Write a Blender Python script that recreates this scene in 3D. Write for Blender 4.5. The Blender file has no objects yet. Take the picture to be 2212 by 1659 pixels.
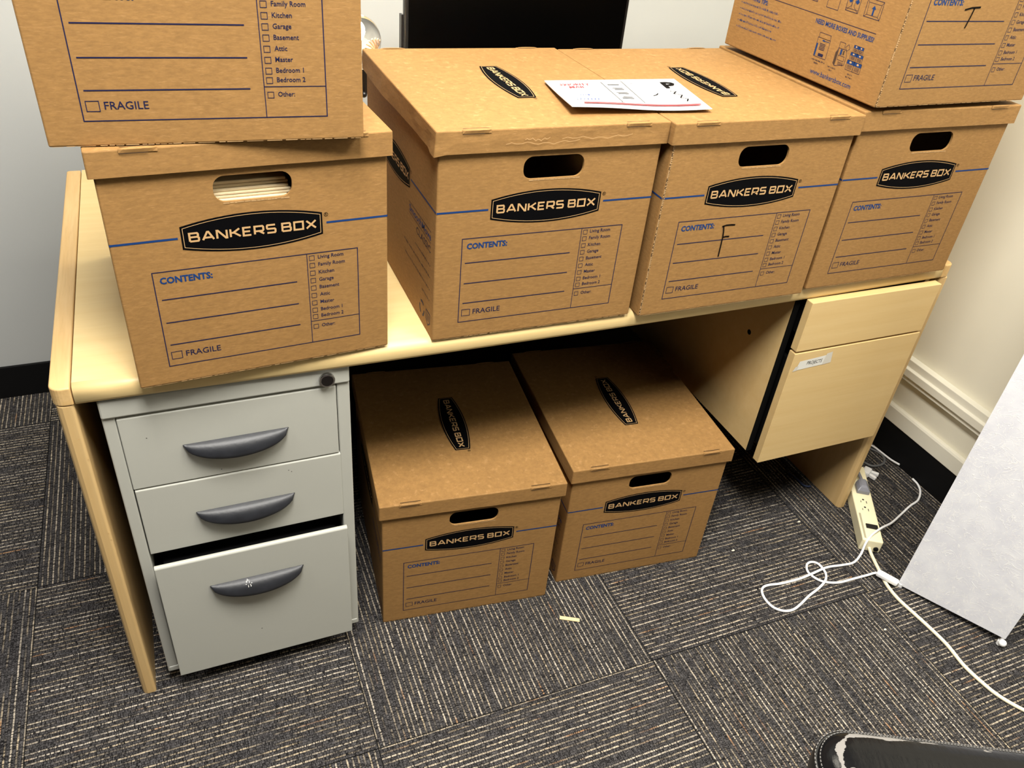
import bpy, bmesh, math, random
from mathutils import Matrix, Vector
R = math.radians
sc = bpy.context.scene
col = sc.collection

# ------------------------------------------------------------------ camera
cam_d = bpy.data.cameras.new('camera')
cam_d.sensor_fit = 'HORIZONTAL'; cam_d.sensor_width = 36.0
cam_d.lens = 1733.0186 / 2212 * 36.0
cam_d.clip_start = 0.05
cam = bpy.data.objects.new('camera', cam_d); col.objects.link(cam)
RC = ((0.92283709, -0.37546805, 0.08599681), (-0.15458125, -0.56548835, -0.81014046), (0.35281205, 0.73433417, -0.57989394))
rt, dn, fw = [Vector(v) for v in RC]
m = Matrix.Identity(4)
for i in range(3):
    m[i][0] = rt[i]; m[i][1] = -dn[i]; m[i][2] = -fw[i]
m.translation = Vector((0.20754165, -1.07187652, 1.45651772))
cam.matrix_world = m
sc.camera = cam

# ------------------------------------------------------------------ world, lights, exposure
w = bpy.data.worlds.new('world'); sc.world = w; w.use_nodes = True
w.node_tree.nodes['Background'].inputs[0].default_value = (0.9, 0.95, 1, 1)
w.node_tree.nodes['Background'].inputs[1].default_value = 0.004
def area(name, loc, size, power, colr, target=None, rz=0):
    d = bpy.data.lights.new(name, 'AREA'); d.shape = 'RECTANGLE'; d.size = size[0]; d.size_y = size[1]
    d.energy = power; d.color = colr
    o = bpy.data.objects.new(name, d); o.location = loc
    o.rotation_euler = (0, 0, rz)
    col.objects.link(o)
    return o
area('troffer_and_fill_light', (0.30, -0.80, 2.62), (0.55, 0.72), 59, (1, 0.965, 0.90))
area('troffer_and_fill_light', (-1.25, -0.60, 2.62), (0.55, 0.72), 15, (1, 0.965, 0.90))
area('troffer_and_fill_light', (1.5, -0.95, 2.62), (0.55, 0.72), 30, (1, 0.96, 0.86))  # added fill brightening the right-hand boxes, wall and paper lamp
area('troffer_and_fill_light', (0.75, 0.40, 2.62), (0.6, 0.7), 23, (1, 0.93, 0.78))  # added fill above the desk, lifts box tops against their fronts
sc.view_settings.view_transform = 'Standard'
sc.view_settings.look = 'None'
sc.view_settings.exposure = 0.66
sc.view_settings.gamma = 1.0
sc.view_settings.use_curve_mapping = False

# ------------------------------------------------------------------ materials
def newmat(name):
    mt = bpy.data.materials.new(name); mt.use_nodes = True
    nt = mt.node_tree
    return mt, nt, nt.nodes['Principled BSDF']
def N(nt, t, **kw):
    n = nt.nodes.new(t)
    for k, v in kw.items(): setattr(n, k, v)
    return n
def math_(nt, op, a, b=None, c=None, clamp=False):
    n = nt.nodes.new('ShaderNodeMath'); n.operation = op; n.use_clamp = clamp
    for i, v in enumerate((a, b, c)):
        if v is None: continue
        if isinstance(v, (int, float)): n.inputs[i].default_value = v
        else: nt.links.new(v, n.inputs[i])
    return n.outputs[0]
def mixc(nt, f, a, b, mode='MIX'):
    n = nt.nodes.new('ShaderNodeMix'); n.data_type = 'RGBA'; n.blend_type = mode
    for s, v in ((n.inputs[0], f), (n.inputs[6], a), (n.inputs[7], b)):
        if isinstance(v, (int, float)): s.default_value = v
        elif isinstance(v, tuple): s.default_value = v if len(v) == 4 else (*v, 1)
        else: nt.links.new(v, s)
    return n.outputs[2]
def ramp(nt, f, a, b):
    n = nt.nodes.new('ShaderNodeMapRange'); n.clamp = True
    nt.links.new(f, n.inputs[0]); n.inputs[1].default_value = a; n.inputs[2].default_value = b
    return n.outputs[0]
def noise(nt, vec, scale, detail=2, mapscale=None, rough=0.5):
    if mapscale:
        mp = nt.nodes.new('ShaderNodeMapping'); mp.inputs['Scale'].default_value = mapscale
        nt.links.new(vec, mp.inputs[0]); vec = mp.outputs[0]
    n = nt.nodes.new('ShaderNodeTexNoise'); n.inputs['Scale'].default_value = scale; n.inputs['Detail'].default_value = detail
    n.inputs['Roughness'].default_value = rough
    nt.links.new(vec, n.inputs['Vector'])
    return n.outputs['Fac']
def objco(nt):
    return nt.nodes.new('ShaderNodeTexCoord').outputs['Object']
def plain(name, c, rough=0.5, metal=0.0, spec=0.5, bump=None, var=0.0, varscale=8):
    mt, nt, b = newmat(name)
    co = objco(nt)
    b.inputs['Roughness'].default_value = rough; b.inputs['Metallic'].default_value = metal
    b.inputs['Specular IOR Level'].default_value = spec
    f = noise(nt, co, varscale, 3)
    c1 = tuple(x * (1 - var) for x in c); c2 = tuple(min(1, x * (1 + var)) for x in c)
    nt.links.new(mixc(nt, f, c1, c2), b.inputs['Base Color'])
    if bump:
        bp = nt.nodes.new('ShaderNodeBump'); bp.inputs['Strength'].default_value = bump[1]; bp.inputs['Distance'].default_value = 0.001
        nt.links.new(noise(nt, co, bump[0], 3), bp.inputs['Height']); nt.links.new(bp.outputs[0], b.inputs['Normal'])
    return mt
def kraft_mat(name, c):
    mt, nt, b = newmat(name)
    co = objco(nt)
    oi = nt.nodes.new('ShaderNodeObjectInfo')
    va = nt.nodes.new('ShaderNodeVectorMath'); va.operation = 'ADD'
    nt.links.new(co, va.inputs[0]); nt.links.new(oi.outputs['Random'], va.inputs[1]); co = va.outputs[0]
    a = noise(nt, co, 190, 4, (0.5, 0.5, 1.5), 0.7)
    d = noise(nt, co, 6, 3)
    fib = noise(nt, co, 460, 2, (0.16, 0.16, 1.5), 0.7)
    c0 = tuple(x * 0.84 for x in c); c1 = tuple(min(1, x * 1.14) for x in c)
    r = mixc(nt, ramp(nt, a, 0.3, 0.7), c0, c1)
    r = mixc(nt, math_(nt, 'MULTIPLY', ramp(nt, fib, 0.58, 0.72), 0.40), r, tuple(min(1, x * 1.6 + .03) for x in c))
    r = mixc(nt, math_(nt, 'MULTIPLY', ramp(nt, d, 0.35, 0.65), 0.16), r, tuple(x * 0.7 for x in c))
    nt.links.new(r, b.inputs['Base Color'])
    b.inputs['Roughness'].default_value = 0.72; b.inputs['Specular IOR Level'].default_value = 0.25
    bp = nt.nodes.new('ShaderNodeBump'); bp.inputs['Strength'].default_value = 0.12; bp.inputs['Distance'].default_value = 0.0003
    nt.links.new(a, bp.inputs['Height']); nt.links.new(bp.outputs[0], b.inputs['Normal'])
    return mt
M = {}
M['kraft'] = kraft_mat('kraft_cardboard', (0.288, 0.155, 0.051))
M['kraft_edge'] = kraft_mat('cardboard_cut_edge', (0.44, 0.27, 0.12))
M['kraft_dark'] = plain('cardboard_flute_shadow', (0.05, 0.025, 0.008), 0.9)
M['logo_kraft'] = plain('unprinted_kraft_letters', (0.50, 0.31, 0.14), 0.7)
M['ink_blue'] = plain('blue_print_ink', (0.008, 0.038, 0.145), 0.6, spec=.2, var=.1)
M['ink_text'] = plain('dark_blue_text_ink', (0.012, 0.013, 0.048), 0.6, spec=.2)
M['ink_black'] = plain('black_print_ink', (0.0025, 0.0025, 0.003), 0.7, spec=.03, var=.2)
M['marker'] = plain('black_marker_ink', (0.004, 0.003, 0.003), 0.7, spec=.05)

def wood_mat(name, c, strength=0.10, axis='Y', scale=1.0, rough=0.42):
    mt, nt, b = newmat(name)
    co = objco(nt)
    sc_ = {'X': (1.2, 22, 22), 'Y': (22, 1.2, 22), 'Z': (22, 22, 1.2)}[axis]
    f = noise(nt, co, 2.2 * scale, 5, sc_, 0.6)
    g = noise(nt, co, 14 * scale, 3, sc_, 0.6)
    c0 = (c[0] * (1 - strength), c[1] * (1 - strength * 1.6), c[2] * (1 - strength * 2.6))
    r = mixc(nt, ramp(nt, f, 0.35, 0.68), c, c0)
    r = mixc(nt, math_(nt, 'MULTIPLY', ramp(nt, g, 0.5, 0.8), strength * 2.2, clamp=True), r, tuple(x * 0.72 for x in c0))
    nt.links.new(r, b.inputs['Base Color'])
    b.inputs['Roughness'].default_value = rough
    b.inputs['Specular IOR Level'].default_value = 0.4
    return mt
M['laminate'] = wood_mat('maple_laminate', (0.74, 0.56, 0.27), 0.05, 'X')
M['shade_backer'] = plain('darkened_shade_backing', (0.02, 0.014, 0.009), 0.8, spec=.1)  # backing darkened in colour to deepen the shade under the desk
M['laminate_v'] = wood_mat('maple_laminate_panel', (0.66, 0.475, 0.22), 0.05, 'X')
M['solidwood'] = wood_mat('solid_ash_edging', (0.68, 0.47, 0.22), 0.16, 'Y', 0.8)
M['legwood'] = wood_mat('ash_leg_panel', (0.62, 0.43, 0.20), 0.08, 'Z', 0.8)
M['greymetal'] = plain('grey_painted_steel', (0.43, 0.43, 0.385), 0.38, bump=(900, .05), var=.02)
M['black'] = plain('black_plastic', (0.006, 0.006, 0.007), 0.35)
M['darkgap'] = plain('flat_black', (0.004, 0.004, 0.004), 0.9, spec=0.05)  # flat black for the edge strip, hole disc and drawer trays
M['handle'] = plain('charcoal_plastic_handle', (0.015, 0.016, 0.020), 0.45, bump=(160, .25), var=.5, varscale=60)
M['chrome'] = plain('brushed_chrome', (0.45, 0.43, 0.42), 0.25, 1.0)
M['darkmetal'] = plain('dark_lock_core', (0.02, 0.016, 0.015), 0.35, 0.6)
M['paper'] = plain('manila_folder_paper', (0.80, 0.66, 0.42), 0.7, var=.08, varscale=30)
M['white'] = plain('white_cord_plastic', (0.90, 0.90, 0.90), 0.35)
M['beige'] = plain('beige_plastic', (0.94, 0.86, 0.58), 0.4, var=.02)
M['beigecord'] = plain('beige_cord_rubber', (0.85, 0.78, 0.56), 0.4)
M['beigegrey'] = plain('beige_recess', (0.42, 0.38, 0.26), 0.6)
M['greyplug'] = plain('grey_plug_plastic', (0.22, 0.225, 0.26), 0.4)
M['greycord'] = plain('grey_cord_plastic', (0.12, 0.12, 0.12), 0.45)
M['bluecord'] = plain('dark_blue_cord', (0.03, 0.05, 0.12), 0.4)
M['envelope'] = plain('white_envelope_card', (0.66, 0.66, 0.675), 0.5, var=.01)
M['red'] = plain('red_print_ink', (0.70, 0.05, 0.06), 0.5)
M['pinkred'] = plain('faint_red_print_ink', (0.55, 0.12, 0.15), 0.5)
M['lightblue'] = plain('blue_stamp_ink', (0.08, 0.12, 0.42), 0.5)
M['greyink'] = plain('grey_barcode_ink', (0.16, 0.16, 0.17), 0.6)
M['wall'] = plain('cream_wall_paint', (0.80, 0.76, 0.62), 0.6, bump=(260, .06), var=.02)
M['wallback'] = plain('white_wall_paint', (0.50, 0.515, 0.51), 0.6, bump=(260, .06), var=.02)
M['trim'] = plain('cream_trim_paint', (0.80, 0.77, 0.65), 0.4, bump=(60, .05), var=.03)
M['baseboard'] = plain('black_rubber_baseboard', (0.004, 0.004, 0.0045), 0.6, spec=.2)
M['screen'] = plain('black_glossy_screen', (0.0008, 0.0008, 0.0008), 0.3, spec=.05)
M['chip'] = plain('pale_wood_chip', (0.80, 0.62, 0.32), 0.6)
M['lint'] = plain('pale_lint', (0.75, 0.68, 0.55), 0.8)
M['tape'] = plain('translucent_tape', (0.60, 0.57, 0.50), 0.2)
M['label'] = plain('white_label_paper', (0.70, 0.69, 0.64), 0.5, var=.05, varscale=40)

def carpet_mat():
    mt, nt, b = newmat('striped_carpet_tile')
    co = objco(nt)
    sx = nt.nodes.new('ShaderNodeSeparateXYZ'); nt.links.new(co, sx.inputs[0])
    x = math_(nt, 'ADD', sx.outputs[0], 0.197 + 6.0); y = math_(nt, 'ADD', sx.outputs[1], 0.255 + 6.0)
    tx = math_(nt, 'FLOOR', math_(nt, 'DIVIDE', x, 0.6)); ty = math_(nt, 'FLOOR', math_(nt, 'DIVIDE', y, 0.6))
    fx = math_(nt, 'SUBTRACT', x, math_(nt, 'MULTIPLY', tx, 0.6)); fy = math_(nt, 'SUBTRACT', y, math_(nt, 'MULTIPLY', ty, 0.6))
    par = math_(nt, 'MODULO', math_(nt, 'ADD', tx, ty), 2.0)      # 0: stripes run along x
    par = math_(nt, 'ROUND', par)
    inv = math_(nt, 'SUBTRACT', 1.0, par)
    across = math_(nt, 'ADD', math_(nt, 'MULTIPLY', y, inv), math_(nt, 'MULTIPLY', x, par))
    along = math_(nt, 'ADD', math_(nt, 'MULTIPLY', x, inv), math_(nt, 'MULTIPLY', y, par))
    tid = math_(nt, 'ADD', math_(nt, 'MULTIPLY', tx, 7.31), math_(nt, 'MULTIPLY', ty, 3.17))
    # small wander of the yarn rows
    wv = nt.nodes.new('ShaderNodeCombineXYZ'); nt.links.new(along, wv.inputs[0]); nt.links.new(across, wv.inputs[1]); nt.links.new(tid, wv.inputs[2])
    wob = math_(nt, 'MULTIPLY', math_(nt, 'SUBTRACT', noise(nt, wv.outputs[0], 55, 2), 0.5), 0.0022)
    ac = math_(nt, 'ADD', across, wob)
    P = 0.0052
    ri = math_(nt, 'DIVIDE', ac, P); row = math_(nt, 'FLOOR', ri); ph = math_(nt, 'SUBTRACT', ri, row)
    ridge = math_(nt, 'SINE', math_(nt, 'MULTIPLY', ph, math.pi))                 # 0 at groove, 1 on yarn
    cv = nt.nodes.new('ShaderNodeCombineXYZ'); nt.links.new(row, cv.inputs[0]); nt.links.new(tid, cv.inputs[1])
    wn = nt.nodes.new('ShaderNodeTexWhiteNoise'); wn.noise_dimensions = '3D'; nt.links.new(cv.outputs[0], wn.inputs['Vector'])
    rnd = wn.outputs['Value']
    odd = math_(nt, 'ROUND', math_(nt, 'MODULO', row, 2.0))
    # streaks along the row
    sv = nt.nodes.new('ShaderNodeCombineXYZ')
    nt.links.new(math_(nt, 'MULTIPLY', along, 16.0), sv.inputs[0]); nt.links.new(math_(nt, 'MULTIPLY', row, 3.7), sv.inputs[1]); nt.links.new(tid, sv.inputs[2])
    streak = noise(nt, sv.outputs[0], 1.0, 2)
    dv = nt.nodes.new('ShaderNodeCombineXYZ')
    nt.links.new(math_(nt, 'MULTIPLY', along, 420.0), dv.inputs[0]); nt.links.new(math_(nt, 'MULTIPLY', row, 5.3), dv.inputs[1]); nt.links.new(tid, dv.inputs[2])
    dots = noise(nt, dv.outputs[0], 1.0, 1)
    spk = noise(nt, co, 520, 2, None, 0.8)
    tanf = math_(nt, 'MULTIPLY', odd, ramp(nt, math_(nt, 'ADD', streak, math_(nt, 'MULTIPLY', rnd, 0.22)), 0.44, 0.74))
    tanf = math_(nt, 'MULTIPLY', tanf, ramp(nt, math_(nt, 'ADD', math_(nt, 'MULTIPLY', dots, 0.6), math_(nt, 'MULTIPLY', spk, 0.4)), 0.40, 0.56))
    tanf = math_(nt, 'MULTIPLY', tanf, ramp(nt, ridge, 0.45, 0.85))
    grey = mixc(nt, ramp(nt, math_(nt, 'ADD', math_(nt, 'MULTIPLY', spk, 0.65), math_(nt, 'MULTIPLY', dots, 0.35)), 0.44, 0.64), (0.007, 0.0065, 0.007), (0.125, 0.118, 0.120))
    hue = mixc(nt, rnd, (0.50, 0.395, 0.25), (0.52, 0.455, 0.37))
    hue = mixc(nt, ramp(nt, noise(nt, sv.outputs[0], 0.6, 1), 0.66, 0.72), hue, (0.42, 0.24, 0.12))
    c = mixc(nt, tanf, grey, hue)
    c = mixc(nt, ramp(nt, ridge, 0.0, 0.45), mixc(nt, 0.5, c, (0.004, 0.004, 0.004)), c)
    # tile joints
    e = 0.0016
    jx = math_(nt, 'MINIMUM', fx, math_(nt, 'SUBTRACT', 0.6, fx)); jy = math_(nt, 'MINIMUM', fy, math_(nt, 'SUBTRACT', 0.6, fy))
    j = ramp(nt, math_(nt, 'MINIMUM', jx, jy), 0.0004, e)
    c = mixc(nt, j, (0.006, 0.006, 0.006), c)
    nt.links.new(c, b.inputs['Base Color'])
    b.inputs['Roughness'].default_value = 0.95; b.inputs['Specular IOR Level'].default_value = 0.05
    bp = nt.nodes.new('ShaderNodeBump'); bp.inputs['Strength'].default_value = 0.7; bp.inputs['Distance'].default_value = 0.0016
    nt.links.new(math_(nt, 'ADD', ridge, math_(nt, 'MULTIPLY', spk, 0.8)), bp.inputs['Height']); nt.links.new(bp.outputs[0], b.inputs['Normal'])
    return mt
M['carpet'] = carpet_mat()

def leather_mat():
    mt, nt, b = newmat('peeling_black_leather')
    co = objco(nt)
    sx = nt.nodes.new('ShaderNodeSeparateXYZ'); nt.links.new(co, sx.inputs[0])
    n1 = noise(nt, co, 34, 5, (0.6, 1.5, 1), 0.65)
    # peel band hugging the seam: distance from pad axis (local y) and round end (local x)
    ay = math_(nt, 'ABSOLUTE', sx.outputs[1])
    px = math_(nt, 'MAXIMUM', math_(nt, 'SUBTRACT', -0.115, sx.outputs[0]), 0.0)
    rr = math_(nt, 'SQRT', math_(nt, 'ADD', math_(nt, 'MULTIPLY', ay, ay), math_(nt, 'MULTIPLY', px, px)))
    band = math_(nt, 'SUBTRACT', 1.0, math_(nt, 'MULTIPLY', math_(nt, 'ABSOLUTE', math_(nt, 'SUBTRACT', rr, 0.0375)), 170.0))
    endw = ramp(nt, math_(nt, 'MULTIPLY', sx.outputs[0], -1.0), 0.0, 0.09)
    band = math_(nt, 'MULTIPLY', math_(nt, 'MAXIMUM', band, 0.0), endw)
    mid = math_(nt, 'SUBTRACT', 1.0, math_(nt, 'MULTIPLY', math_(nt, 'ABSOLUTE', math_(nt, 'ADD', sx.outputs[1], 0.012)), 120.0))
    mid = math_(nt, 'MULTIPLY', math_(nt, 'MAXIMUM', mid, 0.0), ramp(nt, math_(nt, 'MULTIPLY', sx.outputs[0], -1.0), 0.045, 0.075))
    f = math_(nt, 'ADD', math_(nt, 'MAXIMUM', band, mid), math_(nt, 'MULTIPLY', math_(nt, 'SUBTRACT', n1, 0.5), 3.2))
    peel = ramp(nt, f, 0.50, 0.54)
    nt.links.new(mixc(nt, peel, (0.005, 0.005, 0.0055), (0.19, 0.18, 0.17)), b.inputs['Base Color'])
    rg = nt.nodes.new('ShaderNodeMapRange'); nt.links.new(peel, rg.inputs[0]); b.inputs['Specular IOR Level'].default_value = 0.14; rg.inputs[3].default_value = 0.20; rg.inputs[4].default_value = 0.8
    nt.links.new(rg.outputs[0], b.inputs['Roughness'])
    wr = noise(nt, co, 90, 4, (1.0, 0.35, 1), 0.6)
    cr = noise(nt, co, 18, 3, (0.4, 1.4, 1), 0.6)
    h = math_(nt, 'ADD', math_(nt, 'MULTIPLY', wr, 0.5), math_(nt, 'MULTIPLY', peel, -0.5))
    h = math_(nt, 'ADD', h, cr)
    bp = nt.nodes.new('ShaderNodeBump'); bp.inputs['Strength'].default_value = 0.55; bp.inputs['Distance'].default_value = 0.002
    nt.links.new(h, bp.inputs['Height']); nt.links.new(bp.outputs[0], b.inputs['Normal'])
    return mt
M['leather'] = leather_mat()
M['vinyl'] = plain('black_vinyl_side', (0.008, 0.008, 0.008), 0.3, bump=(300, .2))
M['thread'] = plain('grey_stitching_thread', (0.11, 0.105, 0.10), 0.6)

def ricepaper():
    mt, nt, b = newmat('white_rice_paper')
    co = objco(nt)
    a = noise(nt, co, 22, 5, None, 0.6)
    v = nt.nodes.new('ShaderNodeTexNoise'); v.inputs['Scale'].default_value = 30; v.inputs['Detail'].default_value = 4; v.inputs['Distortion'].default_value = 2.5
    nt.links.new(co, v.inputs['Vector'])
    fibre = math_(nt, 'SUBTRACT', 1.0, ramp(nt, math_(nt, 'ABSOLUTE', math_(nt, 'SUBTRACT', v.outputs['Fac'], 0.5)), 0.0, 0.022))
    c = mixc(nt, ramp(nt, a, 0.38, 0.62), (0.80, 0.81, 0.87), (0.89, 0.90, 0.94))
    c = mixc(nt, math_(nt, 'MULTIPLY', fibre, 0.9), c, (1.0, 1.0, 1.0))
    nt.links.new(c, b.inputs['Base Color']); b.inputs['Roughness'].default_value = 0.8
    bp = nt.nodes.new('ShaderNodeBump'); bp.inputs['Strength'].default_value = 0.3; bp.inputs['Distance'].default_value = 0.001
    nt.links.new(fibre, bp.inputs['Height']); nt.links.new(bp.outputs[0], b.inputs['Normal'])
    return mt
M['ricepaper'] = ricepaper()
def glass_mat():
    mt, nt, b = newmat('clear_glass')
    b.inputs['Transmission Weight'].default_value = 1.0; b.inputs['Roughness'].default_value = 0.02
    b.inputs['Base Color'].default_value = (0.97, 0.96, 0.92, 1); b.inputs['IOR'].default_value = 1.45
    return mt
M['glass'] = glass_mat()
def bulb_mat():
    mt, nt, b = newmat('warm_lit_bulb')
    b.inputs['Base Color'].default_value = (1, .9, .6, 1)
    b.inputs['Emission Color'].default_value = (1.0, 0.78, 0.42, 1); b.inputs['Emission Strength'].default_value = 30
    return mt
M['bulb'] = bulb_mat()
M['copper'] = plain('rose_copper_petals', (0.55, 0.36, 0.24), 0.3, 0.8)

# ------------------------------------------------------------------ object helpers
def link(name, bm, mats, parent=None, smooth=False, bevel=0.0, seg=2):
    me = bpy.data.meshes.new(name)
    bm.normal_update()
    bm.to_mesh(me); bm.free()
    if not isinstance(mats, (list, tuple)): mats = [mats]
    for q in mats: me.materials.append(q)
    if smooth:
        for p in me.polygons: p.use_smooth = True
    o = bpy.data.objects.new(name, me); col.objects.link(o)
    if parent: o.parent = parent
    if bevel:
        b = o.modifiers.new('bevel', 'BEVEL'); b.width = bevel; b.segments = seg; b.limit_method = 'ANGLE'; b.angle_limit = R(40)
    return o
def empty(name, loc=(0, 0, 0), rz=0.0):
    o = bpy.data.objects.new(name, None); o.location = loc; o.rotation_euler = (0, 0, rz); o.empty_display_size = 0.05
    col.objects.link(o); return o
def tag(o, label, cat, group=None):
    o['label'] = label; o['category'] = cat
    if group: o['group'] = group
    return o
def structure(o):
    o['kind'] = 'structure'; return o
def box(bm, x0, x1, y0, y1, z0, z1, mi=0, M4=None):
    vs = [bm.verts.new((x, y, z)) for x in (x0, x1) for y in (y0, y1) for z in (z0, z1)]
    if M4 is not None:
        for v in vs: v.co = M4 @ v.co
    q = [(0, 1, 3, 2), (4, 6, 7, 5), (0, 4, 5, 1), (2, 3, 7, 6), (0, 2, 6, 4), (1, 5, 7, 3)]
    for f in q:
        fc = bm.faces.new([vs[i] for i in f]); fc.material_index = mi
    return vs
def cyl(bm, c, r, h, n=24, axis='z', r2=None, mi=0):
    r2 = r if r2 is None else r2
    rings = []
    for rr, t in ((r, 0), (r2, h)):
        ring = []
        for i in range(n):
            a = 2 * math.pi * i / n; u, v = rr * math.cos(a), rr * math.sin(a)
            p = {'z': (u, v, t), 'y': (u, t, v), 'x': (t, u, v)}[axis]
            ring.append(bm.verts.new((c[0] + p[0], c[1] + p[1], c[2] + p[2])))
        rings.append(ring)
    for i in range(n):
        f = bm.faces.new((rings[0][i], rings[0][(i + 1) % n], rings[1][(i + 1) % n], rings[1][i])); f.material_index = mi
    for rg in rings:
        f = bm.faces.new(rg); f.material_index = mi
    bmesh.ops.recalc_face_normals(bm, faces=bm.faces[:])
def smooth_path(pts, sub=6):
    P = [Vector(p) for p in pts]; out = []
    for i in range(len(P) - 1):
        p0 = P[max(i - 1, 0)]; p1 = P[i]; p2 = P[i + 1]; p3 = P[min(i + 2, len(P) - 1)]
        for k in range(sub):
            t = k / sub
            out.append(0.5 * ((2 * p1) + (p2 - p0) * t + (2 * p0 - 5 * p1 + 4 * p2 - p3) * t * t + (3 * p1 - p0 - 3 * p2 + p3) * t ** 3))
    out.append(P[-1]); return out
def tube(bm, pts, r, n=10, sub=6, mi=0):
    pts = smooth_path(pts, sub) if sub > 1 else [Vector(p) for p in pts]
    rings = []
    for i, p in enumerate(pts):
        t = (pts[min(i + 1, len(pts) - 1)] - pts[max(i - 1, 0)])
        if t.length < 1e-9: t = Vector((1, 0, 0))
        t.normalize()
        up = Vector((0, 0, 1)) if abs(t.z) < 0.95 else Vector((1, 0, 0))
        a = t.cross(up).normalized(); b_ = a.cross(t)
        rings.append([bm.verts.new(p + (a * math.cos(2 * math.pi * k / n) + b_ * math.sin(2 * math.pi * k / n)) * r) for k in range(n)])
    for i in range(len(rings) - 1):
        for k in range(n):
            f = bm.faces.new((rings[i][k], rings[i][(k + 1) % n], rings[i + 1][(k + 1) % n], rings[i + 1][k])); f.smooth = True; f.material_index = mi
    for rg in (rings[0], rings[-1]):
        f = bm.faces.new(rg); f.material_index = mi
    bmesh.ops.recalc_face_normals(bm, faces=bm.faces[:])

# ---- flat printing: everything is drawn in (u, v) and placed on a face by a mapping function
class Print:
    """collects flat printed shapes for one mesh; slots: 0 kraft 1 blue 2 text 3 black 4 pale 5 cut edge 6 dark"""
    def __init__(s, bm, fn, off=0.0003):
        s.bm = bm; s.fn = fn; s.off = off
    def poly(s, pts, mi, lift=0.0):
        a = sum(pts[i][0] * pts[(i + 1) % len(pts)][1] - pts[(i + 1) % len(pts)][0] * pts[i][1] for i in range(len(pts)))
        if a < 0: pts = pts[::-1]
        f = s.bm.faces.new([s.bm.verts.new(s.fn(u, v, s.off + lift)) for u, v in pts]); f.material_index = mi
        return f
    def rect(s, u0, v0, u1, v1, mi, lift=0.0):
        s.poly([(u0, v0), (u1, v0), (u1, v1), (u0, v1)], mi, lift)
    def line(s, pts, wd, mi, closed=False, lift=0.0):
        P = [Vector(p) for p in pts]; n = len(P)
        L, Rr = [], []
        for i in range(n):
            if closed: a, b_ = P[i - 1], P[(i + 1) % n]
            else: a, b_ = P[max(i - 1, 0)], P[min(i + 1, n - 1)]
            d1 = (P[i] - a); d2 = (b_ - P[i])
            if d1.length < 1e-9: d1 = d2
            if d2.length < 1e-9: d2 = d1
            d1.normalize(); d2.normalize()
            n1 = Vector((-d1.y, d1.x)); n2 = Vector((-d2.y, d2.x)); mm = n1 + n2
            if mm.length < 1e-6: mm = n1.copy()
            mm.normalize(); k = wd / 2 / max(0.35, mm.dot(n1))
            L.append(P[i] + mm * k); Rr.append(P[i] - mm * k)
        for i in range(n if closed else n - 1):
            j = (i + 1) % n
            s.poly([tuple(Rr[i]), tuple(Rr[j]), tuple(L[j]), tuple(L[i])], mi, lift)
    def frame(s, u0, v0, u1, v1, wd, mi):
        s.line([(u0, v0), (u1, v0), (u1, v1), (u0, v1)], wd, mi, True)
    def text(s, t, u, v, size, mi, sx=1.0, bold=0.0, align='LEFT', lift=0.0, width=None, shear=0.0):
        vs, fs = glyphs(t, bold)
        if not vs: return
        x0 = min(p[0] for p in vs); x1 = max(p[0] for p in vs)
        k = size / 0.63
        kx = k * sx
        if width: kx = width / (x1 - x0)
        o = {'LEFT': x0, 'CENTER': (x0 + x1) / 2, 'RIGHT': x1}[align]
        bv = [s.bm.verts.new(s.fn(u + (p[0] - o) * kx + p[1] * k * shear, v + p[1] * k, s.off + lift)) for p in vs]
        for f in fs:
            try:
                ff = s.bm.faces.new([bv[i] for i in f]); ff.material_index = mi
            except ValueError: pass
    def pseudo(s, u0, u1, v, h, mi, seed=0):
        rn = random.Random(seed); u = u0
        while u < u1:
            wl = rn.randint(3, 8)
            for _ in range(wl):
                if u > u1: break
                hh = h * (1.35 if rn.random() < .25 else .9)
                s.rect(u, v, u + h * .24, v + hh, mi)
                if rn.random() < .6: s.rect(u, v + (hh * rn.choice((0, .45, .8))), u + h * .6, v + (hh * rn.choice((0, .45, .8))) + h * .2, mi)
                u += h * .78
            u += h * .55
_gc = {}
def glyphs(t, bold):
    key = (t, bold)
    if key in _gc: return _gc[key]
    cu = bpy.data.curves.new('tmp_text', 'FONT'); cu.body = t; cu.size = 1.0; cu.resolution_u = 2; cu.offset = bold; cu.fill_mode = 'FRONT'
    o = bpy.data.objects.new('tmp_text', cu); col.objects.link(o)
    dg = bpy.context.evaluated_depsgraph_get()
    me = bpy.data.meshes.new_from_object(o.evaluated_get(dg))
    vs = [(v.co.x, v.co.y) for v in me.vertices]; fs = []
    for p in me.polygons:
        ids = list(p.vertices)
        a = sum(vs[ids[i]][0] * vs[ids[(i + 1) % len(ids)]][1] - vs[ids[(i + 1) % len(ids)]][0] * vs[ids[i]][1] for i in range(len(ids)))
        fs.append(ids if a > 0 else ids[::-1])
    bpy.data.objects.remove(o); bpy.data.curves.remove(cu); bpy.data.meshes.remove(me)
    _gc[key] = (vs, fs); return _gc[key]

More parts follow.
